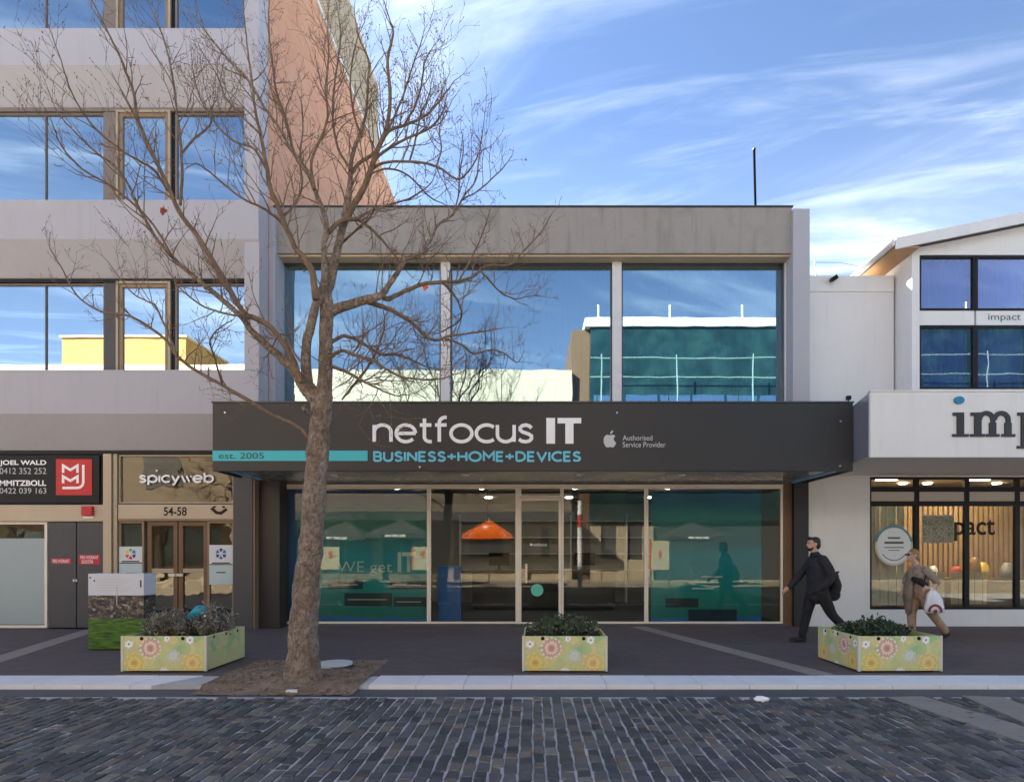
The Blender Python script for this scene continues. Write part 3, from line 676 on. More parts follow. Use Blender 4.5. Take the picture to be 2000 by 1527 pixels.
# shop interior
boxo('shop_floor', pmat('carpet', (.045, .045, .05), .9, .2, 4, .2, 120), SB, XR + .05, X(1574, 0), .2, 8.9, 0.001, .02)
boxo('shop_wall', pmat('shop_wall', (.30, .29, .27), .8, .08, 1, 0), SB, XR + .05, X(1574, 0), 6.2, 6.3, .02, 3.15)
boxo('shop_wall', M['room_wall'], SB, X(1547, 0), X(1574, 0), .36, 6.2, .02, 3.15)
boxo('shop_wall', M['room_wall'], SB, XR + .02, XR + .2, .36, 6.2, .02, 3.15)
boxo('shop_ceiling', M['room_wall'], SB, XR + .05, X(1574, 0), .10, 6.2, 3.06, 3.15)
M['added_lamp'] = emit('added_lamp', (1, .93, .82), 9.)
for xx in (-3.2, -1.2, 1.0, 3.2):
    for yy in (1.6, 3.9): obj('ceiling_lamp', MB().tube([(xx, yy, 3.04), (xx, yy, 3.058)], .10, 16), M['added_lamp'], SB)  # lamps added to light the shop interior; no such fittings are seen
# ------------------------------------------------------------------ right: the white gabled building
RB = thing('gabled_building', 'white gabled building with black framed windows and a serif name on its canopy, right edge', 'building', (10, 4, 0))
YR, YU, YW = -.06, -.30, .25
XRR = 24.
xg0 = X(1577, 0) + .0
# ground-floor wall: left panel, sill wall, head
wx0, wx1 = X(1699, YR), 15.3
wz0, wz1 = Z(1190, YR), Z(931, YR)
mb = MB(); mb.box(xg0, wx0, YR, .25, 0, 4.2); mb.box(wx0, wx1, YR, .25, 0, wz0); mb.box(wx0, wx1, YR, .25, wz1, 4.2); mb.box(wx1, XRR, YR, .25, 0, 4.2)
obj('front_wall', mb, M['white_paint'], RB)
boxo('recessed_wall', M['white_paint'], RB, xg0, X(1746, YW), YW + .01, 14, 3.9, Z(541, YW))
boxo('parapet_band', M['white_paint'], RB, xg0 - .01, X(1745, YW), YW - .02, YW + .3, Z(570, YW), Z(540, YW) + .01, bevel=.006)
# projecting upper storey with gable: the ridge runs away from the street
ux0 = X(1781, YU); uzw = Z(483, YU)
ex = X(1748, YU - .25); ez = Z(478, YU - .25); rx_, rz_ = X(2290, YU - .25), Z(368, YU - .25)
mb = MB(); wx_a, wx_b = X(1796, YU), X(2228, YU); zA, zB = Z(760, YU), Z(498, YU)
hg = lambda xx: ez + (rz_ - ez) * (xx - ex) / (rx_ - ex) - .06
mb.box(ux0, wx_a, YU, 12, 3.9, zB); mb.box(wx_a, wx_b, YU, YU + .25, 3.9, zA); mb.box(wx_b, 18.5, YU, 12, 3.9, zB)
obj('upper_wall', mb, M['white_paint'], RB)
mb = MB().prism([(ux0, YU, zB + .001), (18.5, YU, zB + .001), (18.5, YU, hg(18.5 - 2 * (18.5 - rx_))), (rx_, YU, hg(rx_)), (ux0, YU, hg(ux0))], (0, 12, 0)); obj('gable', mb, M['white_paint'], RB)
# roof: two pitched slabs with barge board, fascia and timber soffit on the left eave
sl = Vector((rx_ - ex, 0, rz_ - ez)).normalized()
xr2 = 2 * rx_ - ex
M['roof_sheet'] = pmat('roof_sheet', (.5, .51, .53), .45, .08, 2, .1, 30, metal=.2)
mb = MB().prism([(ex, YU - .25, ez), (rx_, YU - .25, rz_), (rx_, YU - .25, rz_ + .10), (ex, YU - .25, ez + .10)], (0, 13, 0)).prism([(xr2, YU - .25, ez), (xr2, YU - .25, ez + .1), (rx_ + .002, YU - .25, rz_ + .10), (rx_ + .002, YU - .25, rz_)], (0, 13, 0))
obj('roof', mb, M['roof_sheet'], RB)
mb = MB().prism([(ex, YU - .28, ez - .10), (rx_, YU - .28, rz_ - .10), (rx_, YU - .28, rz_ + .12), (ex, YU - .28, ez + .12)], (0, .028, 0)); obj('barge_board', mb, M['white_paint'], RB)
mb = MB().tube([(ex - .05, YU - .27, ez + .03), (ex - .05, 12.5, ez + .03)], .07, 10); obj('gutter_pipe', mb, M['alu_white'], RB, smooth=True)
boxo('eave_soffit', pmat('eave_timber', (.42, .24, .11), .6, .2, 5, .1), RB, ex, ux0 - .003, YU - .25, 12.5, ez - .06, ez - .03)
# upper windows with white spandrel strip
xm = X(1907, YU)
sz0, sz1 = Z(634, YU), Z(606, YU)
t = NT('curtain'); M['curtain'] = t.bsdf(t.mix(t.noise(t.map(t.pos(), (.6, 1, .4)), 1.2, 3), (.11, .12, .52), (.06, .20, .52)), .75)
xs = [wx_a, xm, X(2018, YU), X(2124, YU), wx_b]
for i, (a, b) in enumerate(zip(xs, xs[1:])):
    for lo, hi in ((zA, sz0 - .002), (sz1 + .002, zB)):
        f = window(RB, a + .001, b - .001, lo, hi, YU + .02, .05, M['black'], M['glass_blue'], name='upper_window')
        obj('curtain', corrugated(a + .03, b - .03, lo + .02, hi - .02, YU + .22, .035, .15), M['curtain'], f, smooth=True, recalc=False)
    boxo('spandrel_strip', M['white_paint'], RB, a + .02, b - .02, YU + .03, YU + .09, sz0, sz1)
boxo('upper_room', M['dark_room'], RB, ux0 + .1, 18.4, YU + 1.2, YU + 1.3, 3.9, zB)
text('lettering', 'impact', X(1932, YU), X(1996, YU), Z(628, YU), Z(612, YU), YU + .029, M['charcoal_grey'], RB)
# canopy
YQ = -2.50; qz0, qz1 = Z(893, YQ), Z(765, YQ); qx = X(1700, YQ)
mb = MB(); mb.box(qx, XRR, YQ, YQ + .06, qz0, qz1); q = obj('canopy', mb, M['white_paint'], RB, bevel=.006, label='white canopy fascia with large dark serif letters')
mb = MB().prism([(qx + .003, YQ + .061, qz0 + .02), (qx + .003, YR - .003, qz0 + .02), (qx + .003, YR - .003, qz1 - .45), (qx + .003, YQ + .061, qz1 - .01)], (.05, 0, 0)); obj('canopy_side', mb, pmat('canopy_side', (.20, .22, .26), .35, .08, 2, .05, metal=.3), q)
boxo('canopy_soffit', pmat('soffit_r', (.80, .77, .74), .7, .06, 1.5, .08), q, qx + .06, XRR, YQ + .061, YR - .003, qz0 + .01, qz0 + .03)
mb = MB().prism([(qx + .05, YQ + .061, qz1 - .03), (qx + .05, YR - .003, qz1 - .5), (qx + .05, YR - .003, qz1 - .46), (qx + .05, YQ + .061, qz1 + .0)], (XRR - qx, 0, 0)); obj('canopy_roof', mb, M['roof_sheet'], q)
boxo('cap_flashing', M['white_paint'], q, qx - .012, XRR, YQ - .012, YQ + .08, qz1 + .002, qz1 + .022)
# slab-serif letters i m p a c t
LX = lambda px: X(px, YQ); LZ = lambda py: Z(py, YQ)
def serif_letter(parts, strokes):
    mb = MB(); y = YQ - .03
    for k, (a, b, c, d) in enumerate(parts): mb.box(LX(a), LX(b), y + .0007 * k, YQ - .001, LZ(c), LZ(d))
    for k, (pts, w) in enumerate(strokes): stroke(mb, [(LX(a), LZ(b)) for a, b in pts], w, y + .005 + .0007 * k, .024)
    return obj('letter', mb, M['charcoal'], q, recalc=False)
def arch(x0, x1, top, bot, n=10): 
    cx, r = (x0 + x1) / 2, (x1 - x0) / 2
    return [(cx - r * math.cos(R(180 * i / n)), top + 13 - 13 * math.sin(R(180 * i / n))) for i in range(n + 1)] + [(x1, bot)]
serif_letter([(1859, 1890, 853, 848), (1868, 1881, 848, 806), (1860, 1870, 812, 806)], [])
serif_letter([(1894, 1922, 853, 848), (1902, 1915, 848, 806), (1895, 1904, 812, 806), (1925, 1950, 853, 848), (1931, 1944, 848, 826), (1955, 1981, 853, 848), (1961, 1974, 848, 826)], [(arch(1912, 1938, 807, 828), .075), (arch(1941, 1968, 807, 828), .075)])
serif_letter([(1985, 2014, 876, 871), (1993, 2006, 871, 806), (1986, 1995, 812, 806)], [(A(2016, 829, 17, -20, 130, -130, 16), .10)])
serif_letter([(2072, 2085, 851, 820), (2083, 2091, 852, 846)], [(A(2063, 822, 15, -13, 165, 0, 8), .08), (A(2061, 838, 13, -12, 90, 320, 12), .09)])
serif_letter([], [(A(2118, 829, 19, -21, 50, 310, 16), .10)])
serif_letter([(2150, 2163, 845, 792), (2143, 2174, 812, 806)], [(A(2166, 842, 9, -9, 180, 320, 6), .08)])
mb = MB(); disc(mb, LX(1872), LZ(782), .085, .065, YQ, .03, 20); obj('letter_dot', mb, pmat('dot_blue', C(20, 125, 170), .5, .06, 4, 0), q)
# ground-floor glazing
gxs = [wx0, X(1793, YR), X(1891, YR), X(1990, YR), X(2090, YR), wx1]
rows = [(wz0, Z(983, YR)), (Z(983, YR), Z(955, YR)), (Z(955, YR), wz1)]
M['panel_beige'] = pmat('panel_beige', (.50, .45, .38), .6, .05, 2, 0)
for i, (a, b) in enumerate(zip(gxs, gxs[1:])):
    for j, (lo, hi) in enumerate(rows):
        f = window(RB, a + .001, b - .001, lo + .001, hi - .001, YR + .03, .05 if i else .05, M['black'], M['glass_shop'], name='shop_window')
        if j == 1: boxo('backing_panel', M['panel_beige'], f, a + .052, b - .052, YR + .045, YR + .06, lo + .052, hi - .052)
M['blind_gold'] = pmat('blind_gold', (.42, .33, .20), .7, .1, 3, 0); M['blind_cream'] = pmat('blind_cream', (.5, .47, .40), .7, .08, 3, 0)
def blind(x0, x1, z0, z1, y, m):
    mb = MB(); n = int((x1 - x0) / .085)
    for i in range(n):
        xa = x0 + (x1 - x0) * i / n; mb.box(xa, xa + .078, y + (i % 2) * .012, y + .003 + (i % 2) * .012, z0, z1)
    return obj('vertical_blind', mb, m, RB)
blind(gxs[0] + .06, gxs[1] - .06, wz0 + .06, Z(985, YR), .28, M['blind_cream'])
blind(gxs[1] + .08, gxs[2] - .06, wz0 + .06, Z(1118, YR), .55, M['blind_gold'])
blind(gxs[2] + .06, gxs[3] - .2, wz0 + .06, Z(1118, YR), .55, M['blind_gold'])
boxo('back_wall', pmat('back_timber', (.30, .17, .08), .5, .25, 3, .1), RB, wx0 - .2, XRR, 3.2, 3.3, 0.02, 3.3)
M['slat_timber'] = pmat('slat_timber', (.42, .25, .12), .5, .25, 4, .1)
for k in range(46): boxo('wall_slat', M['slat_timber'], RB, wx0 + .9 + k * .125, wx0 + .975 + k * .125, 2.3, 2.34, .02, 3.1)
boxo('side_wall', M['panel_beige'], RB, wx0 - .35, wx0 - .2, .27, 3.2, 0.02, 3.3)
boxo('shop_floor', M['dark_room'], RB, wx0 - .2, XRR, .26, 3.2, .0, .02)
boxo('shop_ceiling', M['panel_beige'], RB, wx0 - .2, XRR, .26, 3.2, 3.25, 3.35)
M['lamp_warm'] = emit('lamp_warm', (1, .78, .5), 12.0)
for xx in (8.25, 10.4): boxo('ceiling_lamp', M['lamp_warm'], RB, xx - .22, xx + .22, 1.0, 1.5, 3.22, 3.248)
for xx in (9.1, 9.7, 11.4): obj('ceiling_lamp', MB().tube([(xx, 2.2, 3.225), (xx, 2.2, 3.248)], .09, 16), M['lamp_warm'], RB)
# things in the right shop window
rs = thing('round_window_sticker', 'round white award sticker with blue rim on the left pane of the right shop', 'sticker', (X(1744, 0), YR, Z(1100, 0)))
cx, cz = X(1749, YR), Z(1065, YR)
YS_ = YR + .060
mb = MB(); disc(mb, cx, cz, .40, .42, YS_, .003, 36); obj('rim', mb, M['panel_beige'], rs)
mb = MB(); stroke(mb, [(cx + .378 * math.cos(R(a)), cz + .398 * math.sin(R(a))) for a in range(12, 169, 6)], .045, YS_ - .0045, .001); obj('rim_arc', mb, pmat('rim', C(60, 125, 150), .5, .1, 5, 0), rs, recalc=False)
mb = MB(); disc(mb, cx, cz, .355, .375, YS_ - .004, .002, 36); obj('face', mb, M['poster_w'], rs)
for k, (zo, w, h) in enumerate(((.16, .13, .035), (.06, .2, .045), (-.04, .2, .02), (-.10, .12, .015))): boxo('text_line', M['charcoal_grey'], rs, cx - w, cx + w, YS_ - .0085, YS_ - .0068, cz + zo - h / 2, cz + zo + h / 2)
mb = MB(); stroke(mb, [(cx + .29 * math.cos(R(a)), cz + .31 * math.sin(R(a))) for a in range(215, 326, 10)], .018, YS_ - .0085, .002); obj('text_arc', mb, M['charcoal_grey'], rs, recalc=False)
def photo_mat(name, cols, scale, rough=.4):
    t = NT(name); n = t.n('ShaderNodeTexVoronoi', {'Vector': t.map(t.pos(), (1, .2, 1)), 'Scale': scale}); s = t.n('ShaderNodeSeparateColor', {0: n.outputs['Color']})
    r = t.n('ShaderNodeValToRGB', {0: t.math('ADD', t.math('MULTIPLY', s.outputs[0], .7), t.math('MULTIPLY', t.noise(t.pos(), scale * .6, 4), .35))}); e = r.color_ramp.elements
    while len(e) < len(cols): e.new(.5)
    for i, (q_, c) in enumerate(zip(e, cols)): q_.position = i / (len(cols) - 1); q_.color = (*c, 1)
    return t.bsdf(r.outputs[0], rough)
po = boxo('window_poster', photo_mat('poster_photo', [(.10, .10, .08), (.20, .24, .14), (.42, .42, .42), (.45, .30, .24), (.6, .6, .6)], 32), None, X(1806, YR), X(1868, YR), YR + .075, YR + .082, Z(1060, YR), Z(1005, YR)); tag(po, 'colour photo poster hanging in the second pane of the right shop', 'poster')
o_ = text('window_lettering', 'pact', X(1868, YR), X(1948, YR), Z(1056, YR), Z(1013, YR), YR + .068, M['black'], RB, .002, .015)
dt = thing('display_table', 'table with coloured goods behind the panes of the right shop', 'table', (9.3, 1.6, 0))
boxo('top', M['timber'], dt, 8.0, 11.4, 1.2, 2.0, .88, .94, bevel=.01); boxo('front', M['timber'], dt, 8.05, 11.35, 1.25, 1.29, .02, .879)
for k, (cn_, cc) in enumerate((('orange', C(225, 120, 60)), ('cream', C(230, 215, 170)), ('green', C(90, 140, 70)), ('white', C(240, 240, 235)), ('red', C(200, 70, 50)), ('brown', C(150, 110, 60)), ('yellow', C(235, 190, 80)), ('grey', C(150, 150, 150)))):
    xx, yy, r = 8.15 + k * .42, random.uniform(1.35, 1.7), random.uniform(.09, .15); hh = random.uniform(.25, .5)
    mb = MB(); mb.tube([(xx, yy, .941), (xx, yy, .941 + hh * .5), (xx, yy, .941 + hh * .8), (xx, yy, .941 + hh)], [r * .9, r, r * .8, r * .4], 14)
    o = obj('vase', mb, pmat('ware_' + cn_, cc, .3, .15, 8, 0), None, smooth=True); tag(o, '%s vase on the table inside the right shop' % cn_, 'vase', 'wares on the table in the right shop')

# small fittings
def camera_unit(lb, x, y, z, d):
    t_ = thing('security_camera', lb, 'camera', (x, y, z))
    boxo('bracket', M['black'], t_, x - .03, x + .03, y - .06, y, z - .03, z + .03)
    mb = MB().tube([(x - .02, y - .06, z - .02), (x + .07 * d, y - .15, z + .03)], .045, 12); obj('body', mb, M['black'], t_, smooth=False)
    mb = MB().tube([(x - .02, y - .06, z - .02), (x - .06 * d, y - .12, z - .06)], .03, 10); obj('shield', mb, M['dark_metal'], t_)
camera_unit('small black security camera on the white parapet between the dark shop and the gabled building', X(1622, YW), YW - .021, Z(549, YW), 1)
t_ = thing('floodlight', 'tiny black lamp on top of the dark canopy at its right end', 'lamp', (X(1657, -1.9), -1.9, cz1 + .03)); mb = MB().tube([(X(1657, -1.9), -1.9, cz1 + .032), (X(1657, -1.9), -1.9, cz1 + .07)], .012, 8); obj('stem', mb, M['black'], t_); boxo('head', M['black'], t_, X(1653, -1.9), X(1661, -1.9), -1.94, -1.87, cz1 + .07, cz1 + .14, bevel=.006)
t_ = thing('roof_pole', 'thin dark metal pole standing on the roof of the dark shop', 'pole', (X(1478, 2), 2, pz1 - .6))
mb = MB().tube([(X(1479, 2), 2, pz1 - .6), (X(1473, 2), 2, Z(293, 2))], .03, 8); obj('shaft', mb, M['matt_black'], t_); mb = MB().tube([(X(1473, 2), 2, Z(293, 2)), (X(1473, 2), 2, Z(291, 2))], .045, 8); obj('cap', mb, M['dark_metal'], t_); boxo('base_plate', M['dark_metal'], t_, X(1479, 2) - .1, X(1479, 2) + .1, 1.9, 2.1, pz1 - .598, pz1 - .55)
t_ = thing('aerial_mast', 'slim pale mast with a wire on the white wall beside the dark shop', 'mast', (X(1594, 1), 1, Z(541, YW)))
mb = MB().tube([(X(1595, 1), 1, Z(548, 1)), (X(1591, 1), 1, Z(505, 1))], .018, 8); obj('shaft', mb, M['alu'], t_)
mb = MB().tube([(X(1591, 1), 1, Z(513, 1)), (X(1640, 4), 4, Z(513, 4)), (X(1690, 9), 9, Z(523, 9))], .008, 5); obj('wire', mb, M['dark_metal'], t_)

# ------------------------------------------------------------------ shop interior furniture
ds = thing('display_stand', 'bright blue printed stand just inside the shop window left of the door', 'stand', (X(878, .4), .4, .02))
boxo('panel', pmat('stand_blue', (.02, .16, .55), .45, .12, 3, 0), ds, X(856, .4), X(900, .4), .38, .50, .06, Z(1105, .4), bevel=.006); boxo('base', M['charcoal'], ds, X(853, .4), X(903, .4), .3, .58, .021, .058)
ct = thing('shop_counter', 'dark counter at the back of the shop behind the glass door', 'counter', (.4, 3.6, .02))
boxo('front', M['charcoal'], ct, -1.6, 2.2, 3.4, 3.45, .1, 1.02); boxo('top', M['timber'], ct, -1.7, 2.3, 3.3, 4.0, 1.021, 1.07, bevel=.008); boxo('kick', M['black'], ct, -1.55, 2.15, 3.46, 3.9, .021, 1.02)
for k, (xx, lb) in enumerate(((-.9, 'left'), (1.4, 'right'))):
    mo = thing('monitor', 'black computer monitor on the %s end of the shop counter' % lb, 'monitor', (xx, 3.6, 1.07)); boxo('screen', M['black'], mo, xx - .28, xx + .28, 3.6, 3.63, 1.2, 1.54, bevel=.006); boxo('stand', M['dark_metal'], mo, xx - .03, xx + .03, 3.64, 3.67, 1.072, 1.3); boxo('foot', M['dark_metal'], mo, xx - .12, xx + .12, 3.56, 3.75, 1.071, 1.085)
sh = thing('wall_shelving', 'grey shelving on the rear wall of the shop seen through the glass', 'shelving', (1.6, 6, .02))
for k in range(5): boxo('shelf', M['alu_white'], sh, -2.2, 4.6, 5.85, 6.19, .5 + .5 * k, .53 + .5 * k)
for k in range(5): boxo('upright', M['alu_white'], sh, -2.24 + k * 1.7, -2.2 + k * 1.7, 5.84, 6.195, .021, 2.7)
lp = thing('pendant_lamp', 'orange dome pendant lamp hanging behind the shop window left of the door', 'lamp', (X(952, 1.2), 1.2, Z(1040, 1.2)))
M['orange'] = pmat('orange', C(235, 105, 25), .45, .12, 4, 0)
mb = MB(); prof = [(.02, .32), (.12, .31), (.28, .24), (.42, .10), (.46, 0)]
mb.tube([(X(952, 1.2), 1.2, Z(1052, 1.2) + h) for r, h in prof], [r for r, h in prof], 24, cap=False); obj('shade', mb, M['orange'], lp, smooth=True, recalc=False)
mb = MB().tube([(X(952, 1.2), 1.2, Z(1052, 1.2) + .32), (X(952, 1.2), 1.2, 3.055)], .008, 6); obj('cord', M and mb, M['black'], lp)
# ------------------------------------------------------------------ across the street (seen mirrored in the windows)
YO = -22.
def RX(px, d): return (px - CX) * (DIST + d) / FPX            # mirrored photo column -> metres, d = distance in front of the shop glass
def RZ(py, d): return CAMH + (CY - py) * (DIST + d) / FPX
structure(boxo('far_footpath', pmat('far_pavers', (.40, .34, .26), .85, .15, 1.5, .2), None, -40, 40, -40, -21.5, -.11, .02))
M['cream_wall'] = pmat('cream_wall', (.52, .43, .30), .8, .06, .8, .1, 40, streak=.06)
CB = thing('cream_building', 'long cream building across the street mirrored in the upper windows', 'building', (-15, -26, 0))
ch = RZ(722, -YO); cxr = RX(1117, -YO)
mb = MB(); mb.box(-42, cxr, -34, YO, 8.6, ch)
cols_ = [-42 + k * 4.1 for k in range(11)] + [cxr - .6]
obj('wall', mb, M['cream_wall'], CB)
M['brown_brick'] = pmat('brown_brick', (.22, .175, .13), .85, .2, 1.2, .2)
for k, a in enumerate(cols_): boxo('pier', M['cream_wall'] if a > -6 else M['brown_brick'], CB, a, a + .6, YO - .4, YO, 0.02, 3.29)
boxo('lower_wall', M['brown_brick'], CB, -42, cxr, -34, YO - .02, 3.6, 8.598)
boxo('awning', M['charcoal_grey'], CB, -42, cxr, YO + .001, YO + 2.6, 3.3, 3.75)
boxo('back', M['room_wall'], CB, -42, cxr, -34, -26, 0, 3.59)
for k, (a, b) in enumerate(zip(cols_, cols_[1:])):
    if b - a < 1.2: continue
    hi_ = 1.35 if a > -6 else .7
    mb = MB().box(a + .6, b, YO - .35, YO - .3, .02, hi_)
    if a > -6: mb.box(a + .6, a + 1.5, YO - .35, YO - .3, hi_, 3.0).box(b - .7, b, YO - .35, YO - .3, hi_, 3.0)
    obj('stall_riser', mb, M['cream_wall'] if a > -6 else M['brown_brick'], CB)
    f = boxo('shop_pane', M['glass_shop'], CB, a + .6, b, YO - .40, YO - .39, .7, 3.0); boxo('fascia', M['cream_wall'] if a > -6 else M['timber'], CB, a + .6, b, YO - .36, YO - .2, 3.0, 3.29)
for k in range(9): boxo('upper_opening', M['charcoal_grey'], CB, -40 + k * 4.6, -38.2 + k * 4.6, YO - .01, YO + .02, 5.2, 7.0)
YBx = thing('yellow_roof_block', 'yellow roof-top block on the cream building mirrored in the left windows', 'building', (RX(270, 27), -27, ch))
boxo('block', pmat('ochre', (.40, .22, .055), .8, .35, 1.5, .1), YBx, RX(155, 25.5), RX(388, 25.5), -30, -25, ch + .002, RZ(675, 25.5)); boxo('cap', M['cream_wall'], YBx, RX(155, 25.5) - .1, RX(388, 25.5) + .1, -30.1, -24.9, RZ(675, 25.5) + .002, RZ(675, 25.5) + .12)
GB = thing('glass_building', 'dark green glass building with white parapet across the street mirrored in the right upper window', 'building', (10, -26, 0))
gx0, gx1, gh = RX(1142, -YO), 30., RZ(622, -YO)
boxo('body', pmat('tealwall', (.012, .035, .04), .2, .7, .9, .1, 3, tint=(.02, .06, .055)), GB, gx0 + .3, gx1, -34, YO, 3.4, gh - .5)
boxo('parapet', M['white_paint'], GB, gx0, gx1, -34, YO + .15, gh - .5, gh)
boxo('side_wall', M['timber'], GB, gx0 - .7, gx0 + .29, -34, YO - .4, 0, gh - .51)
for k in range(3): boxo('plinth_pier', M['cream_wall'], GB, gx0 + .35 + k * 1.5, gx0 + .95 + k * 1.5, YO - .299, YO - .1, 0.02, 3.1)
boxo('plinth_sill', M['cream_wall'], GB, gx0 + .35, gx0 + 4.0, YO - .2995, YO - .15, .02, 1.2)
boxo('plinth', M['charcoal_grey'], GB, gx0 + .3, gx1, -34, YO - .3, 0, 3.39)
for k in range(9):
    a = gx0 + .5 + k * 1.9; boxo('glazing', M['glass_mirror'], GB, a, a + 1.75, YO + .02, YO + .03, 7.6, 10.6)
M['rail'] = pmat('rail', (.20, .30, .27), .5, .05, 3, 0)
for z_ in (RZ(712, -YO), RZ(748, -YO)): 
    mb = MB().tube([(gx0 + .2, YO + 1.2, z_), (gx1, YO + 1.2, z_)], .035, 6); obj('rail', mb, M['rail'], GB)
for k in range(6):
    a = gx0 + .8 + k * 4.2; mb = MB().tube([(a, YO + 1.2, 7.3), (a, YO + 1.2, RZ(705, -YO))], .04, 6); obj('rail_post', mb, M['rail'], GB)
    mb = MB().tube([(a, YO - .5, gh), (a, YO - .5, gh + 1.0)], .05, 6); obj('roof_post', mb, M['sign_white'], GB)
boxo('balcony', M['concrete'], GB, gx0 + .2, gx1, YO + .04, YO + 1.4, 7.05, 7.3)
# cafe parasols and banner boards on the far side
M['parasol'] = pmat('parasol', (.075, .055, .06), .8, .1, 2, .1)
def parasol(lb, x, y, w, h, cm, word=True):
    t_ = thing('cafe_parasol', lb, 'parasol', (x, y, 0), 'cafe parasols across the street')
    mb = MB().tube([(x, y, .02), (x, y, h + .05)], .03, 8); obj('pole', mb, M['steel'], t_)
    boxo('base', M['concrete'], t_, x - .3, x + .3, y - .3, y + .3, .021, .09)
    mb = MB(); hb = h - .75; rim = [(x - w, y - w, hb), (x + w, y - w, hb), (x + w, y + w, hb), (x - w, y + w, hb)]
    for i in range(4):
        a, b = Vector(rim[i]), Vector(rim[(i + 1) % 4]); mb.face([a, b, (x, y, h)]); mb.face([a, b, b - Vector((0, 0, .2)), a - Vector((0, 0, .2))])
    cn_ = obj('canopy', mb, cm, t_)
    if word: 
        for k in range(3): boxo('print', M['sign_white'], cn_, x - .5 + k * .34, x - .22 + k * .34, y + w + .002, y + w + .006, hb - .15, hb - .04)
parasol('left brown cafe parasol mirrored in the shop window', RX(675, 17), -17, 1.3, RZ(1018, 17), M['parasol'])
parasol('middle brown cafe parasol mirrored in the shop window', RX(785, 17), -17, 1.4, RZ(1014, 17), M['parasol'])
parasol('right brown cafe parasol mirrored in the right window film', RX(1350, 17), -17, 1.4, RZ(1018, 17), M['parasol'])
parasol('orange cafe parasol mirrored beside the door', RX(955, 16), -16, 1.15, RZ(1014, 16), M['orange'], False)
M['banner'] = pmat('banner', (.72, .62, .40), .7, .08, 2, 0)
for k, px in enumerate((645, 825, 1290)):
    t_ = thing('cafe_banner', ['cream banner board mirrored at the tree side of the shop window', 'cream banner board mirrored above the window lettering', 'cream banner board mirrored in the right window film'][k], 'banner', (RX(px, 16), -16, 0), 'banner boards across the street')
    x_ = RX(px, 16); boxo('board', M['banner'], t_, x_ - .42, x_ + .42, -16.05, -16, RZ(1112, 16), RZ(1056, 16)); boxo('side_strip', M['orange'], t_, x_ - .5, x_ - .422, -16.05, -16, RZ(1112, 16), RZ(1056, 16))
    boxo('mark', M['orange'], t_, x_ - .08, x_ + .08, -15.998, -15.994, RZ(1090, 16), RZ(1075, 16))
    for s_ in (-.46, .4): boxo('leg', M['steel'], t_, x_ + s_, x_ + s_ + .05, -16.045, -16.005, -.045, RZ(1112, 16))

sp_ = thing('striped_post', 'white post with a red band across the street, mirrored right of the shop door', 'post', (RX(1133, 15), -15, -.045))
for z0_, z1_, m_ in ((-.044, RZ(1030, 15), 'sign_white'), (RZ(1030, 15) + .001, RZ(1005, 15), 'fire_red'), (RZ(1005, 15) + .001, RZ(978, 15), 'sign_white')):
    obj('band', MB().tube([(RX(1133, 15), -15, z0_), (RX(1133, 15), -15, z1_)], .11, 14), M[m_], sp_)
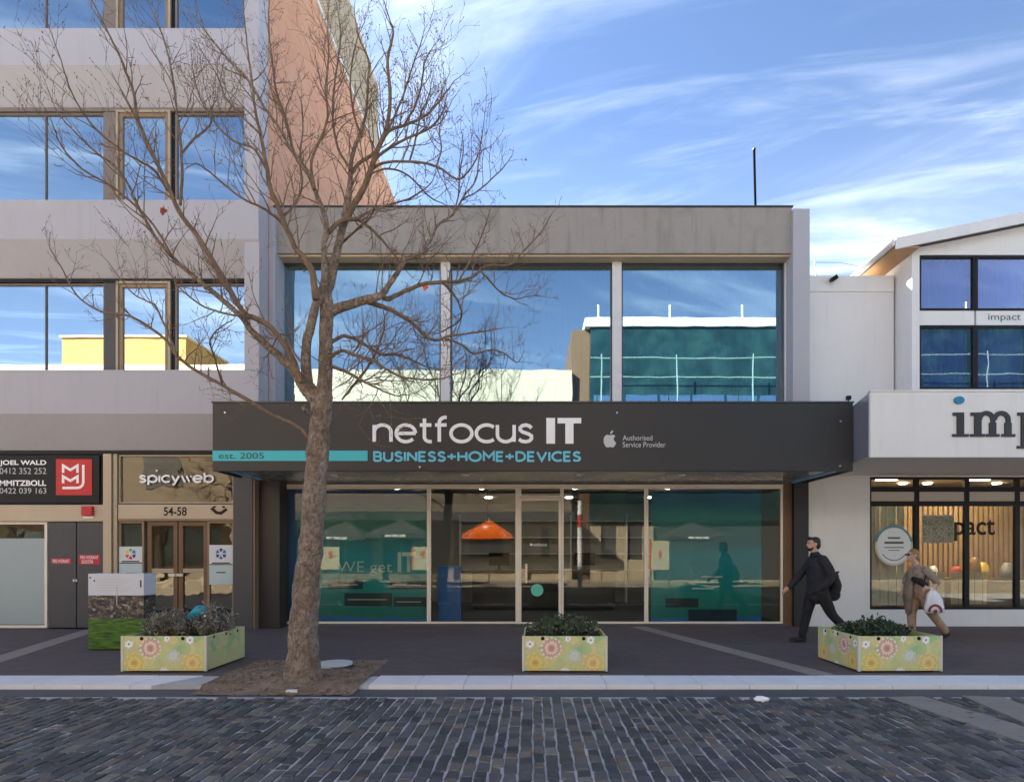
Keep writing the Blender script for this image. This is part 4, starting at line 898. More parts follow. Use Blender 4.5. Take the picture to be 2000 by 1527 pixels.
# ------------------------------------------------------------------ planters
def flower_mat(name):
    t = NT(name); p = t.pos(); s = t.n('ShaderNodeSeparateXYZ', {0: p})
    wv = t.n('ShaderNodeSeparateColor', {0: t.n('ShaderNodeTexNoise', {'Vector': p, 'Scale': 14., 'Detail': 3.}).outputs[1]})
    u = t.math('ADD', t.math('ADD', s.outputs[0], s.outputs[1]), t.math('MULTIPLY', t.math('SUBTRACT', wv.outputs[0], .5), .045)); v = t.math('ADD', s.outputs[2], t.math('MULTIPLY', t.math('SUBTRACT', wv.outputs[1], .5), .045))      # front panel uses x, side panels y
    uv = t.n('ShaderNodeCombineXYZ', {0: u, 1: v}).outputs[0]
    w1 = t.n('ShaderNodeTexVoronoi', {'Vector': uv, 'Scale': 7.5, 'Randomness': 1.}, feature='F1'); sc = t.n('ShaderNodeSeparateColor', {0: w1.outputs['Color']})
    r = t.n('ShaderNodeValToRGB', {0: t.math('ADD', t.math('MULTIPLY', sc.outputs[0], .55), t.math('MULTIPLY', t.noise(uv, 5., 4), .5))}); e = r.color_ramp.elements
    st = [(.1, C(95, 160, 95)), (.3, C(130, 190, 110)), (.45, C(190, 205, 120)), (.6, C(222, 212, 130)), (.74, C(205, 190, 110)), (.9, C(165, 200, 170))]
    while len(e) < len(st): e.new(.5)
    for q, (a, c) in zip(e, st): q.position = a; q.color = (*c, 1)
    c = t.mix(t.rng(v, .30, .05, 0, .45), r.outputs[0], C(214, 200, 110))
    c = t.mix(t.rng(w1.outputs['Distance'], .02, .10, .35, 0), c, (.8, .8, .7))
    fine = t.noise(uv, 45, 5, .7); c = t.mix(t.rng(fine, .3, .7, 0, .45), c, C(150, 160, 120)); c = t.mix(.22, c, C(225, 222, 200))
    def flower(c, cu, cv, rad, petals, col, col2, core):
        du, dv = t.math('SUBTRACT', u, cu), t.math('SUBTRACT', v, cv)
        d = t.math('SQRT', t.math('ADD', t.math('MULTIPLY', du, du), t.math('MULTIPLY', dv, dv))); an = t.math('ARCTAN2', dv, du)
        pet = t.math('ABSOLUTE', t.math('SINE', t.math('MULTIPLY', an, petals / 2)))
        edge = t.math('MULTIPLY', rad, t.math('ADD', .72, t.math('MULTIPLY', pet, .28)))
        m = t.math('LESS_THAN', d, edge); ringp = t.math('SINE', t.math('ADD', t.math('MULTIPLY', d, 95.), t.math('MULTIPLY', pet, 2.4)))
        fc = t.mix(t.rng(ringp, -.4, .6), col, col2); fc = t.mix(t.math('LESS_THAN', d, rad * .2), fc, core)
        return t.mix(m, c, fc)
    c = flower(c, -.17, .31, .145, 14, C(205, 160, 145), C(228, 215, 198), C(195, 140, 125))
    c = flower(c, -.44, .36, .055, 6, (.85, .85, .85), (.8, .8, .8), (.03, .03, .03))
    c = flower(c, .04, .425, .04, 6, (.85, .85, .85), (.8, .8, .8), C(120, 110, 90))
    c = flower(c, .33, .41, .055, 6, (.85, .85, .88), (.8, .8, .84), C(120, 110, 120))
    c = flower(c, .12, .21, .085, 7, C(205, 212, 205), C(190, 200, 190), C(200, 205, 190))
    c = flower(c, -.37, .12, .14, 9, C(214, 192, 105), C(222, 205, 130), C(200, 165, 90))
    c = flower(c, .36, .12, .13, 9, C(214, 188, 115), C(225, 205, 140), C(205, 170, 110))
    c = flower(c, .0, .0, .07, 8, (.8, .8, .78), (.75, .75, .7), (.6, .6, .5))
    return t.bsdf(c, t.math('ADD', .4, t.math('MULTIPLY', fine, .25)), fine, .05)
M['flowers'] = flower_mat('flowers')
M['panel_edge'] = pmat('panel_edge', (.6, .6, .5), .5, .1, 8, 0); M['soil'] = pmat('soil', (.055, .04, .03), .95, .3, 8, .8, 25)
PW, PD, PH = 1.06, 1.06, .46
def make_planter():
    t_ = thing('planter_box', 'planter', 'planter')
    a, b = PW / 2, PD; th = .02
    mk = lambda nm, mb, m: obj(nm, mb, m, t_, bevel=.004, local=True)
    mk('front_panel', MB().box(-a, a, 0, th, .02, PH), M['flowers']); mk('rear_panel', MB().box(-a, a, b - th, b, .02, PH), M['flowers'])
    for s in (-1, 1):
        mk('side_panel', MB().box(s * a, s * (a - th), th + .001, b - th - .001, .02, PH), M['flowers'])
        mk('corner_trim', MB().box(s * (a + .012), s * (a - .018), -.006, .0, .015, PH + .004), M['panel_edge'])
        mk('corner_trim', MB().box(s * (a + .012), s * (a + .002), -.0, .03, .015, PH + .004), M['panel_edge'])
        mk('runner', MB().box(s * (a - .08), s * (a - .2), .05, b - .05, .0, .0195), M['black'])
        for k in range(3): mk('bolt_hole', MB().tube([(s * (a + .003), .2 + k * .32, PH - .035), (s * (a - .004), .2 + k * .32, PH - .035)], .022, 10), M['black'])
    for u in (-.28, .24, .0):
        if u: mk('bolt_hole', MB().tube([(u, -.004, PH - .03), (u, .006, PH - .03)], .024, 12), M['black'])
    mk('inner_lining', MB().box(-a + th + .001, a - th - .001, th + .001, b - th - .001, .03, PH - .07), M['soil'])
    return t_
pl = make_planter(); YPL = G(1313)
spots = [((238 + 402) / 2, 'flower-printed planter box holding tall grey shrubs, left of the tree'), (1100, 'flower-printed planter box in front of the glass shop door'), ((1672 + 1845) / 2, 'flower-printed planter box nearest the two walking people')]
planters = []
for i, (px, lb) in enumerate(spots):
    o = pl if i == 0 else copy_tree(pl)
    o.location = (X(px, YPL) + (0, .02, .0)[i], YPL, 0.002); o.rotation_euler = (0, 0, R((.4, -.8, 1.2)[i])); o['label'] = lb; o['group'] = 'flower-printed planter boxes along the kerb'; planters.append(o)
# dark notch low on the corner of the right planter
# planting
def leaf_mat(name, c1, c2, c3):
    return attr_mat(name, [(0, c1), (.5, c2), (1, c3)], .6, .2, 40, .5)
M['leaf_grey'] = leaf_mat('leaf_grey', (.09, .09, .07), (.20, .195, .16), (.38, .35, .29))
M['leaf_green'] = leaf_mat('leaf_green', (.02, .045, .02), (.05, .09, .04), (.14, .17, .09))
M['leaf_dark'] = leaf_mat('leaf_dark', (.015, .035, .018), (.03, .06, .03), (.08, .11, .06))
def leaf(mb, tn, p, d, ln, w):
    d = d.normalized(); s = d.cross(Vector((random.uniform(-1, 1), random.uniform(-1, 1), random.uniform(-.3, 1)))).normalized() * w; up = s.cross(d).normalized() * w * .5
    a, m1, e = p, p + d * ln * .5, p + d * ln
    mb.face([a, m1 + s + up, e - up * .6, m1 - s + up]); tn.append(random.random())
def rv(): 
    while True:
        v = Vector((random.uniform(-1, 1), random.uniform(-1, 1), random.uniform(-1, 1)))
        if 0 < v.length < 1: return v.normalized()
def shrub(name, lb, cat, c, rad, h, n, m, ln, w, stems=26, kind=None, group=None):
    t_ = thing(name, lb, cat, c) ; mb, tn, sb = MB(), [], MB(); c = Vector(c)
    for k in range(stems):
        a = random.random() * 6.283; rr = math.sqrt(random.random()); e = c + Vector((math.cos(a) * rr * rad[0], math.sin(a) * rr * rad[1], h * (1 - .45 * rr * rr) * random.uniform(.7, 1.12)))
        b0 = c + Vector((math.cos(a) * rr * rad[0] * .5, math.sin(a) * rr * rad[1] * .5, 0)); mid = (b0 + e) / 2 + rv() * .03
        sb.tube([b0, mid, e], [.006, .005, .002], 5)
        for i in range(n // stems):
            tt = random.uniform(.25, 1.0); q = b0.lerp(e, tt) + rv() * .055
            leaf(mb, tn, q, (rv() + Vector((0, 0, .7))), ln * random.uniform(.6, 1.3), w)
    f = obj('foliage', mb, m, t_, recalc=False); set_tone(f, tn); obj('stems', sb, M['bark_twig'], t_)
    if kind: t_['kind'] = kind
    if group: t_['group'] = group
M['bark_twig'] = pmat('bark_twig', (.15, .105, .07), .85, .2, 12, .3, 60)
xl = planters[0].location.x; zt_ = PH - .07
shrub('grey_shrub', 'grey-green bushy shrub on the left side of the left planter', 'shrub', (xl - .16, YPL + .46, zt_), (.38, .40), .36, 2600, M['leaf_grey'], .055, .009, 60)
shrub('grey_shrub', 'grey-green bushy shrub on the right side of the left planter', 'shrub', (xl + .30, YPL + .62, zt_), (.26, .38), .37, 2000, M['leaf_grey'], .055, .009, 50)
xc = planters[1].location.x
shrub('low_shrub', 'low dense green shrub filling the middle planter', 'shrub', (xc, YPL + .55, zt_), (.50, .48), .24, 3200, M['leaf_green'], .05, .014, 90)
xr_ = planters[2].location.x
shrub('low_shrub', 'low dark green shrub filling the right planter', 'shrub', (xr_ - .05, YPL + .55, zt_), (.48, .48), .15, 2400, M['leaf_dark'], .06, .016, 80)
shrub('leafy_sprig', 'taller dark leafy sprig in the middle of the right planter', 'shrub', (xr_ + .05, YPL + .5, zt_), (.14, .12), .26, 300, M['leaf_dark'], .08, .022, 12)
shrub('leafy_sprig', 'small dark leafy sprig at the left of the right planter', 'shrub', (xr_ - .22, YPL + .45, zt_), (.10, .1), .22, 160, M['leaf_dark'], .07, .02, 8)
# turquoise ornament in the left planter
og = thing('garden_ornament', 'shiny turquoise bird-shaped ornament among the grey shrubs of the left planter', 'ornament', (xl + .1, YPL + .55, zt_ + .2))
M['turq'] = pmat('turq', C(20, 150, 175), .35, .25, 9, .05); M['turq_dk'] = pmat('turq_dk', C(15, 70, 110), .35, .2, 9, .05)
def opt(px, py, dy=.55): return Vector((X(px, YPL + dy), YPL + dy, Z(py, YPL + dy)))
mb = MB().tube([opt(362, 1211), opt(369, 1206), opt(378, 1200), opt(388, 1194), opt(397, 1193), opt(402, 1196), opt(405, 1200)], [.012, .035, .06, .085, .08, .055, .015], 14, flat=(1, .8, 1)); obj('body', mb, M['turq'], og, smooth=True)
mb = MB().tube([opt(366, 1213, .47), opt(378, 1207, .47), opt(390, 1205, .47)], [.01, .035, .02], 10, flat=(1, .4, 1)); obj('wing', mb, M['turq_dk'], og, smooth=True)
mb = MB().ell(opt(400, 1203, .47), (.018, .012, .018), 10, 6); obj('eye', mb, M['sign_white'], og, smooth=True)

# ------------------------------------------------------------------ printed cabinet behind the left planter
YCB = G(1270)
def cab_mat():
    t = NT('cabinet_print'); p = t.pos(); s = t.n('ShaderNodeSeparateXYZ', {0: p}); z = s.outputs[2]
    u = t.math('ADD', s.outputs[0], s.outputs[1]); uv = t.n('ShaderNodeCombineXYZ', {0: u, 1: z}).outputs[0]
    gr = t.noise(t.map(uv, (1.6, 9, 1)), 3.2, 5, .6); green = t.n('ShaderNodeValToRGB', {0: gr}); e = green.color_ramp.elements
    e[0].position = .35; e[0].color = (.012, .05, .008, 1); e[1].position = .65; e[1].color = (.10, .24, .02, 1)
    vn = t.n('ShaderNodeTexVoronoi', {'Vector': t.map(uv, (1, 1.5, 1)), 'Scale': 22.}); sc = t.n('ShaderNodeSeparateColor', {0: vn.outputs['Color']})
    ph = t.n('ShaderNodeValToRGB', {0: t.math('ADD', t.math('MULTIPLY', sc.outputs[0], .6), t.math('MULTIPLY', t.noise(uv, 14, 4), .4))}); e = ph.color_ramp.elements
    st = [(.1, (.01, .012, .02)), (.35, (.03, .035, .05)), (.55, (.10, .075, .05)), (.72, (.20, .15, .10)), (.9, (.5, .5, .5))]
    while len(e) < len(st): e.new(.5)
    for q, (a, c_) in zip(e, st): q.position = a; q.color = (*c_, 1)
    c = t.mix(t.math('GREATER_THAN', z, .50), green.outputs[0], ph.outputs[0])
    c = t.mix(t.math('GREATER_THAN', z, .86), c, (.62, .65, .70))
    return t.bsdf(c, .35)
cb_ = thing('printed_cabinet', 'street cabinet printed with a lawn scene and white text panel behind the left planter', 'cabinet', (X(226, YCB), YCB, 0))
cx0, cx1 = X(172, YCB), X(281, YCB); cd = .30; chh = Z(1120, YCB)
bd = obj('body', MB().box(0, cx1 - cx0, 0, cd, .02, chh), cab_mat(), cb_, bevel=.006, local=True); bd.location = (cx0 - X(226, YCB), 0, 0)
boxo('plinth', M['charcoal'], cb_, cx0 + .03, cx1 - .03, YCB + .03, YCB + cd - .03, 0.001, .0195)
for k in range(5): boxo('text_line', M['sign_grey'], cb_, cx0 + .13, cx1 - .2 - .06 * (k % 3), YCB - .0025, YCB - .0015, chh - .1 - .042 * k, chh - .09 - .042 * k)
for a, b in ((cx0 + .035, .06), (cx0 + .10, .11)): mb = MB(); disc(mb, a, chh - b, .014, .014, YCB - .001, .003, 12); obj('print_dot', mb, M['charcoal_grey'], cb_)
boxo('print_block', M['charcoal_grey'], cb_, cx1 - .06, cx1 - .035, YCB - .003, YCB - .0015, chh - .21, chh - .1)
mb = MB().tube([(cx0 + .45, YCB - .001, chh - .20), (cx0 + .45, YCB - .001, chh - .50)], .006, 6); obj('print_pole', mb, M['sign_grey'], cb_)
# ------------------------------------------------------------------ street tree with mulch bed
YT = -5.50
t = NT('bark'); p = t.pos()
v1 = t.n('ShaderNodeTexVoronoi', {'Vector': t.map(p, (1, 1, .7)), 'Scale': 36.}, feature='F1'); n1 = t.noise(p, 6, 6, .65); n2 = t.noise(t.map(p, (1, 1, .6)), 24, 6, .7); n3 = t.noise(p, 90, 3)
c = t.mix(t.rng(n1, .35, .68), (.27, .205, .15), (.48, .395, .32)); c = t.mix(t.rng(n2, .42, .66, 0, .85), c, (.15, .105, .072)); c = t.mix(t.math('MULTIPLY', t.rng(v1.outputs['Distance'], .30, .10), t.rng(n2, .56, .42)), c, (.60, .51, .41))
M['bark'] = t.bsdf(c, .9, t.math('ADD', t.math('MULTIPLY', n2, .8), t.math('ADD', t.math('MULTIPLY', v1.outputs['Distance'], -.6), t.math('MULTIPLY', n3, .2))), 1., .07)
t = NT('limb_bark'); p = t.pos(); n2 = t.noise(t.map(p, (1, 1, .4)), 25, 5, .65)
M['limb_bark'] = t.bsdf(t.mix(t.rng(n2, .3, .7), (.23, .165, .115), (.125, .085, .055)), .9, n2, .6, .01)
tree = thing('bare_tree', 'leafless street tree with spreading branches in front of the dark shop', 'tree', (X(594, YT), YT, 0))
def TP(px, py, dy): return Vector((X(px, YT + dy), YT + dy, Z(py, YT + dy)))
def smooth_path(pts, rad, sub=4, wob=0.):
    """Catmull-Rom through the points"""
    P = [pts[0] * 2 - pts[1]] + pts + [pts[-1] * 2 - pts[-2]]; o, r = [], []
    for i in range(1, len(P) - 2):
        for k in range(sub):
            u = k / sub; a, b, c, d = P[i - 1:i + 3]
            o.append(.5 * ((2 * b) + (c - a) * u + (2 * a - 5 * b + 4 * c - d) * u * u + (3 * b - a - 3 * c + d) * u ** 3) + (rv() * wob if k else Vector((0, 0, 0))))
            r.append(rad[i - 1] * (1 - u) + rad[i] * u)
    return o + [pts[-1]], r + [rad[-1]]
def mr(wpx, dy=0): return wpx / 2 * (YT + dy + DIST) / FPX
trk = [(590, 1342, 92), (591, 1326, 74), (591.5, 1300, 62), (592, 1258, 56), (597, 1167, 50), (602, 1110, 47), (608, 1057, 44), (615, 947, 42), (621, 880, 41), (623, 855, 40), (627, 810, 39), (630, 778, 37), (633, 755, 28), (635, 735, 22)]
pts, rad = smooth_path([TP(a, b, 0) for a, b, w in trk], [mr(w) for a, b, w in trk], 6)
mb = MB(); mb.tube(pts, rad, 28)
for i, v in enumerate(mb.v):         # knobbly bark surface and root flare
    q = Vector(v); k = 1 + .05 * math.sin(q.z * 9 + q.x * 30) + .05 * math.sin(q.z * 23 - q.y * 40) + random.uniform(-.035, .035)
    j = min(range(len(pts)), key=lambda n: (pts[n] - q).length); ax = pts[j]
    mb.v[i] = (ax.x + (q.x - ax.x) * k, ax.y + (q.y - ax.y) * k, q.z)
obj('trunk', mb, M['bark'], tree, smooth=True)
mb = MB().tube([TP(604, 806, -.12), TP(597, 802, -.17), TP(592, 796, -.18), TP(596, 790, -.15)], [.03, .03, .02, .008], 9); obj('knot', mb, M['bark'], tree, smooth=True)
L = [  # traced limbs: start depth, end depth, [(px, py, width px) ...]
 (0, .15, [(632, 775, 30), (635, 740, 27), (636, 690, 25), (637, 640, 25), (639, 600, 25), (636, 574, 22), (645, 549, 19), (656, 501, 15), (661, 480, 14), (671, 437, 13), (678, 395, 12), (683, 368, 10), (685, 326, 8), (692, 290, 7), (704, 259, 6), (716, 217, 5), (719, 155, 4.5), (722, 124, 4), (709, 93, 3), (697, 60, 2), (692, 20, 1.5)]),
 (0, -.35, [(622, 785, 26), (606, 760, 24), (600, 742, 21), (598, 679, 17), (607, 637, 16), (617, 595, 15), (630, 564, 14), (634, 532, 12), (633, 483, 11), (637, 451, 10), (634, 420, 9), (624, 395, 8.5), (614, 370, 8), (600, 336, 7), (568, 292, 6), (547, 252, 5.5), (516, 210, 5), (480, 150, 4), (440, 110, 3.5), (400, 60, 2.5), (365, 15, 1.5)]),
 (0, -.9, [(618, 784, 24), (600, 764, 23), (590, 750, 20), (569, 717, 17), (542, 692, 15), (517, 671, 13), (490, 645, 11), (470, 617, 10), (422, 575, 9), (379, 541, 8), (337, 502, 7), (301, 460, 6), (268, 400, 5), (250, 360, 4.5), (225, 325, 4), (190, 300, 3.5), (150, 262, 3), (115, 225, 2), (105, 205, 1.5)]),
 (-.1, -1.3, [(590, 748, 14), (580, 725, 12), (571, 700, 11), (552, 669, 10), (527, 637, 10), (495, 620, 10), (476, 611, 10), (437, 545, 10), (389, 466, 9), (350, 414, 8), (328, 364, 7.5), (291, 286, 6.5), (269, 232, 5.5), (260, 179, 5), (246, 143, 4.5), (232, 106, 4), (210, 62, 3), (179, 0, 2), (168, -30, 1.5)]),
 (.1, .9, [(606, 858, 10), (590, 838, 7.5), (560, 822, 6.5), (525, 806, 6), (470, 773, 7), (434, 752, 6), (380, 722, 6), (346, 695, 5.5), (319, 659, 5), (271, 626, 4.5), (241, 614, 4), (196, 608, 3.5), (151, 578, 3), (124, 530, 2.5), (100, 490, 1.5), (96, 478, 1)]),
 (-.2, -.8, [(617, 585, 14), (612, 545, 12), (609, 528, 11.5), (592, 501, 11), (578, 487, 10), (564, 456, 9.5), (551, 424, 9), (540, 395, 8.5), (528, 368, 8), (520, 321, 7), (509, 263, 6), (501, 231, 5), (492, 160, 4), (484, 100, 3), (478, 40, 2), (474, -20, 1.5)]),
 (.1, -.5, [(668, 445, 12), (690, 402, 11), (710, 368, 11), (722, 338, 10), (735, 300, 9), (748, 268, 8), (757, 240, 7.5), (762, 190, 6.5), (757, 118, 5.5), (768, 66, 4), (762, 42, 2.5)]),
 (.1, .6, [(684, 345, 7), (700, 320, 6), (735, 296, 6), (759, 257, 5.5), (790, 245, 5), (836, 223, 4), (867, 186, 3), (888, 158, 1.5)]),
 (0, 1.0, [(728, 322, 6), (740, 304, 5.5), (790, 273, 4.5), (843, 248, 4), (864, 220, 3), (872, 190, 1.5)]),
 (0, -1.0, [(722, 335, 6), (747, 319, 5), (799, 316, 4.5), (852, 325, 4), (892, 350, 3.5), (915, 335, 3), (935, 300, 2.5), (942, 260, 1.5)]),
 (-.1, .3, [(640, 455, 9), (664, 433, 8), (694, 428, 7), (717, 441, 5.5), (746, 468, 4.5), (773, 502, 3), (786, 520, 1.5)]),
 (-.1, 1.0, [(694, 428, 6), (720, 415, 5), (760, 400, 4), (800, 388, 3), (840, 360, 2), (852, 330, 1.2)]),
 (.05, .4, [(640, 612, 22), (655, 604, 19), (678, 597, 17), (701, 589, 16), (726, 583, 15), (745, 576, 12), (762, 553, 10), (779, 528, 9), (793, 507, 8.5), (822, 497, 6), (842, 467, 5.5), (855, 440, 5), (884, 420, 4), (905, 385, 3.5), (930, 350, 3), (938, 300, 2.5), (960, 285, 1.2)]),
 (.2, 1.1, [(742, 577, 10), (758, 584, 9), (770, 578, 8), (798, 566, 7.5), (827, 555, 7), (865, 551, 6.5), (899, 549, 6), (929, 537, 5), (949, 519, 4), (996, 517, 3.5), (1021, 492, 3), (1059, 450, 2.2), (1078, 418, 1.2)]),
 (.2, .9, [(715, 588, 11), (735, 595, 9), (760, 604, 8), (789, 620, 7), (810, 635, 6.5), (833, 658, 6), (856, 664, 5), (877, 656, 4), (910, 652, 3.5), (958, 645, 2.5), (985, 640, 1.2)]),
 (.1, .8, [(866, 551, 5), (880, 566, 4.5), (894, 587, 4), (902, 612, 3.5), (894, 629, 3), (870, 645, 2)]),
 (.6, 1.5, [(940, 530, 4), (960, 552, 3.5), (979, 572, 3), (1009, 584, 2.5), (1029, 579, 2), (1061, 579, 1.2)]),
 (.4, 1.2, [(896, 549, 4), (918, 508, 3.5), (935, 475, 3), (948, 440, 2.5), (958, 405, 1.5)]),
 (0, .9, [(640, 672, 8), (654, 664, 7), (674, 656, 6.5), (701, 666, 6), (728, 683, 5.5), (747, 692, 5), (781, 694, 4.5), (810, 706, 4), (835, 717, 3), (870, 722, 1.5)]),
 (0, -.7, [(640, 702, 8), (650, 694, 7), (668, 685, 6.5), (695, 694, 6), (728, 704, 5.5), (762, 725, 4.5), (793, 738, 4), (856, 740, 3), (900, 728, 1.5)]),
 (0, -.9, [(640, 712, 7), (660, 720, 6.5), (678, 727, 6), (701, 740, 5), (728, 754, 4), (770, 772, 2.5), (800, 770, 1.2)]),
 (.1, -.4, [(668, 780, 3), (682, 763, 5), (701, 740, 5), (730, 698, 4.5), (747, 654, 4), (751, 627, 3), (748, 595, 1.5)]),
 (.3, 1.4, [(868, 660, 4.5), (900, 672, 4), (925, 690, 4), (960, 683, 3), (985, 690, 2.5), (1010, 708, 2), (1022, 690, 1)]),
 (-.5, -1.4, [(337, 502, 5), (300, 440, 4), (262, 400, 4), (215, 362, 4), (160, 330, 3.5), (120, 285, 2.5), (100, 235, 1.5)]),
 (-.6, -1.6, [(328, 372, 6), (298, 330, 5), (255, 305, 4), (200, 265, 3.5), (165, 225, 3), (135, 170, 2.5), (120, 120, 2), (98, 60, 1.2)]),
 (-.7, -.2, [(352, 400, 6), (356, 340, 5), (352, 270, 4.5), (345, 215, 4), (338, 160, 4), (325, 95, 3), (305, 40, 2.5), (285, 0, 1.5)]),
 (-.5, .3, [(354, 300, 4), (380, 270, 4), (410, 245, 3.5), (412, 215, 2.5), (425, 190, 1.2)]),
 (-.3, .5, [(520, 330, 5), (495, 290, 4), (455, 275, 3.5), (420, 240, 3), (390, 190, 2.5), (375, 130, 1.5)]),
 (-.2, -1.0, [(564, 456, 6), (545, 430, 5), (510, 405, 4.5), (470, 385, 4), (420, 345, 3.5), (385, 320, 2.5), (362, 330, 1.2)]),
 (-.3, .2, [(614, 370, 6), (608, 320, 5), (622, 280, 4.5), (640, 230, 4), (636, 170, 4), (642, 110, 3), (640, 40, 2), (645, -10, 1.2)]),
 (-.2, .6, [(600, 340, 5), (575, 300, 5), (560, 240, 4.5), (540, 180, 4), (530, 110, 3), (525, 40, 2), (528, -10, 1.2)]),
 (0, .8, [(685, 330, 5), (660, 290, 4.5), (650, 220, 4), (655, 150, 3.5), (665, 80, 3), (660, 20, 1.5)]),
 (.2, -.8, [(661, 480, 5), (690, 455, 4), (705, 440, 3.5), (722, 425, 3), (735, 400, 2)]),
 (-.9, -.2, [(470, 617, 5), (440, 612, 4), (400, 600, 3.5), (365, 575, 3), (345, 555, 2), (320, 510, 1.2)]),
 (.3, .8, [(346, 695, 4), (330, 655, 3.5), (305, 600, 3.5), (290, 590, 3), (262, 575, 2.5), (240, 550, 2), (210, 510, 1.2)]),
 (.2, -.6, [(434, 752, 4), (420, 700, 3.5), (410, 665, 3), (430, 640, 2.5), (455, 625, 1.5)]),
 (-.4, .3, [(600, 720, 5), (575, 690, 4.5), (560, 660, 4), (545, 655, 3), (525, 690, 2), (515, 700, 1.2)]),
 (-.1, .5, [(752, 262, 4.5), (772, 225, 4), (790, 180, 3.5), (806, 130, 3), (822, 85, 2), (828, 60, 1.2)]),
 (.2, -.6, [(790, 245, 4), (812, 205, 3.5), (824, 160, 3), (830, 120, 2.5), (846, 92, 1.2)]),
 (.3, .9, [(800, 315, 4), (812, 270, 3.5), (822, 225, 3), (838, 185, 2.5), (845, 150, 1.2)]),
 (-.5, .2, [(852, 325, 3.5), (862, 290, 3), (858, 255, 2.5), (866, 225, 1.5)]),
 (.2, .8, [(884, 420, 3.5), (895, 385, 3), (898, 340, 2.8), (905, 295, 2.2), (903, 262, 1.2)]),
 (.3, 1.0, [(905, 388, 3), (935, 372, 2.8), (965, 345, 2.4), (985, 325, 2), (1000, 305, 1.2)]),
 (-.2, .4, [(722, 340, 4), (760, 330, 3.5), (800, 345, 3), (840, 385, 2.5), (870, 400, 1.5)]),
 (.1, -.5, [(704, 262, 4), (690, 220, 3.5), (684, 165, 3), (690, 110, 2.5), (700, 70, 1.5)]),
 (-.6, .1, [(509, 263, 4), (470, 225, 3.5), (440, 190, 3), (425, 150, 2.5), (400, 110, 1.5)]),
 (-.4, .5, [(551, 424, 5), (575, 400, 4), (590, 360, 3.5), (585, 310, 3), (592, 250, 2.5), (588, 200, 1.5)]),
]
twm, twn = MB(), 0
def twig(p, d, ln, r, lvl):
    """a crooked shoot with side shoots, written into the joint twig mesh"""
    n = max(3, int(ln / .09)); path = [p]; dirs = []
    for i in range(n):
        d = (d + rv() * .22 + Vector((0, 0, .10))).normalized(); dirs.append(d); path.append(path[-1] + d * (ln / n))
    rr = [max(.0014, r * (1 - .8 * i / n)) for i in range(n + 1)]
    twm.tube(path, rr, 5 if lvl == 0 else 4)
    if lvl < 2:
        k = int(ln / (.12 if lvl == 0 else .12)) + (1 if lvl == 0 else 0)
        for j in range(k):
            i = random.randrange(max(1, n // 4), n + 1) - 1 + 0; q = path[i + 1] if i + 1 <= n else path[n]
            sd = dirs[min(i, n - 1)]; side = (rv() - sd * .3); side = (side - sd * side.dot(sd)).normalized()
            twig(q, (sd * .75 + side * .75 + Vector((0, 0, .18))).normalized(), ln * random.uniform(.28, .55), rr[min(i, n)] * .6, lvl + 1)
    for j in range(2 + lvl):        # buds
        q = path[random.randrange(1, n + 1)]; s = random.uniform(.003, .0065); b = len(twm.v)
        twm.v += [tuple(q + Vector(v) * s) for v in ((1, 0, 0), (-1, 0, 0), (0, 1, 0), (0, -1, 0), (0, 0, 1.6), (0, 0, -1.6))]
        for f in ((0, 2, 4), (2, 1, 4), (1, 3, 4), (3, 0, 4), (2, 0, 5), (1, 2, 5), (3, 1, 5), (0, 3, 5)): twm.f.append(tuple(b + i for i in f)); twm.m.append(0)
for d0, d1, pp in L:
    n = len(pp); P = [TP(a, b, d0 + (d1 - d0) * (i / (n - 1)) ** 1.2) for i, (a, b, w) in enumerate(pp)]
    rr = [mr(w * 1.06, d0 + (d1 - d0) * i / (n - 1)) for i, (a, b, w) in enumerate(pp)]
    pts, rad = smooth_path(P, rr, 4, .004)
    obj('branch', MB().tube(pts, rad, 10 if rr[0] > .03 else 8), M['bark'] if rr[0] > .055 else M['limb_bark'], tree, smooth=True)
    # shoots along the outer part
    acc = 0
    for i in range(len(pts) - 1):
        seg = (pts[i + 1] - pts[i]); acc += seg.length; f = i / len(pts)
        if f > .22 and acc > random.uniform(.05, .15) and rad[i] < .045:
            acc = 0; tg = seg.normalized(); side = rv(); side = (side - tg * side.dot(tg)).normalized()
            ln = random.uniform(.25, .85) * (1.1 - .5 * f); hgt = pts[i].z
            upb = .42 if hgt > 4.2 else .12
            twig(pts[i], (tg * .65 + side * .8 + Vector((0, 0, upb))).normalized(), ln, min(rad[i] * .55, .009), 0)
    tg = (pts[-1] - pts[-2]).normalized(); twig(pts[-1], tg, random.uniform(.2, .4), rad[-1], 0)
# drooping tangle of fine shoots low on the right side of the crown
for k in range(70):
    px, py = random.uniform(655, 905), random.uniform(640, 770); dy = random.uniform(-.6, 1.0)
    twig(TP(px, py, dy), Vector((random.uniform(-.3, 1), random.uniform(-.5, .5), random.uniform(-.35, .5))).normalized(), random.uniform(.2, .55), .005, 1)
o = obj('twigs', twm, M['limb_bark'], tree, recalc=False, kind='stuff')
M['rust'] = pmat('rust', (.25, .05, .03), .6, .1, 9, 0)
for px, py, dy in ((830, 560, .45), (318, 410, -.6)):
    mb = MB(); q = TP(px, py, dy); pts = [q + Vector((.05 * r_ * math.cos(R(a)), -.012 * math.sin(R(a * 2)), .05 * r_ * math.sin(R(a)))) for a, r_ in ((0, .9), (30, .5), (65, 1), (100, .5), (140, .95), (190, .5), (235, .8), (270, 1.3), (305, .6), (335, .9))]
    mb.prism(pts, (.0, .002, 0)); obj('leaf', mb, M['orange'] if px > 500 else M['rust'], tree, label='single dead red leaf left on a branch')

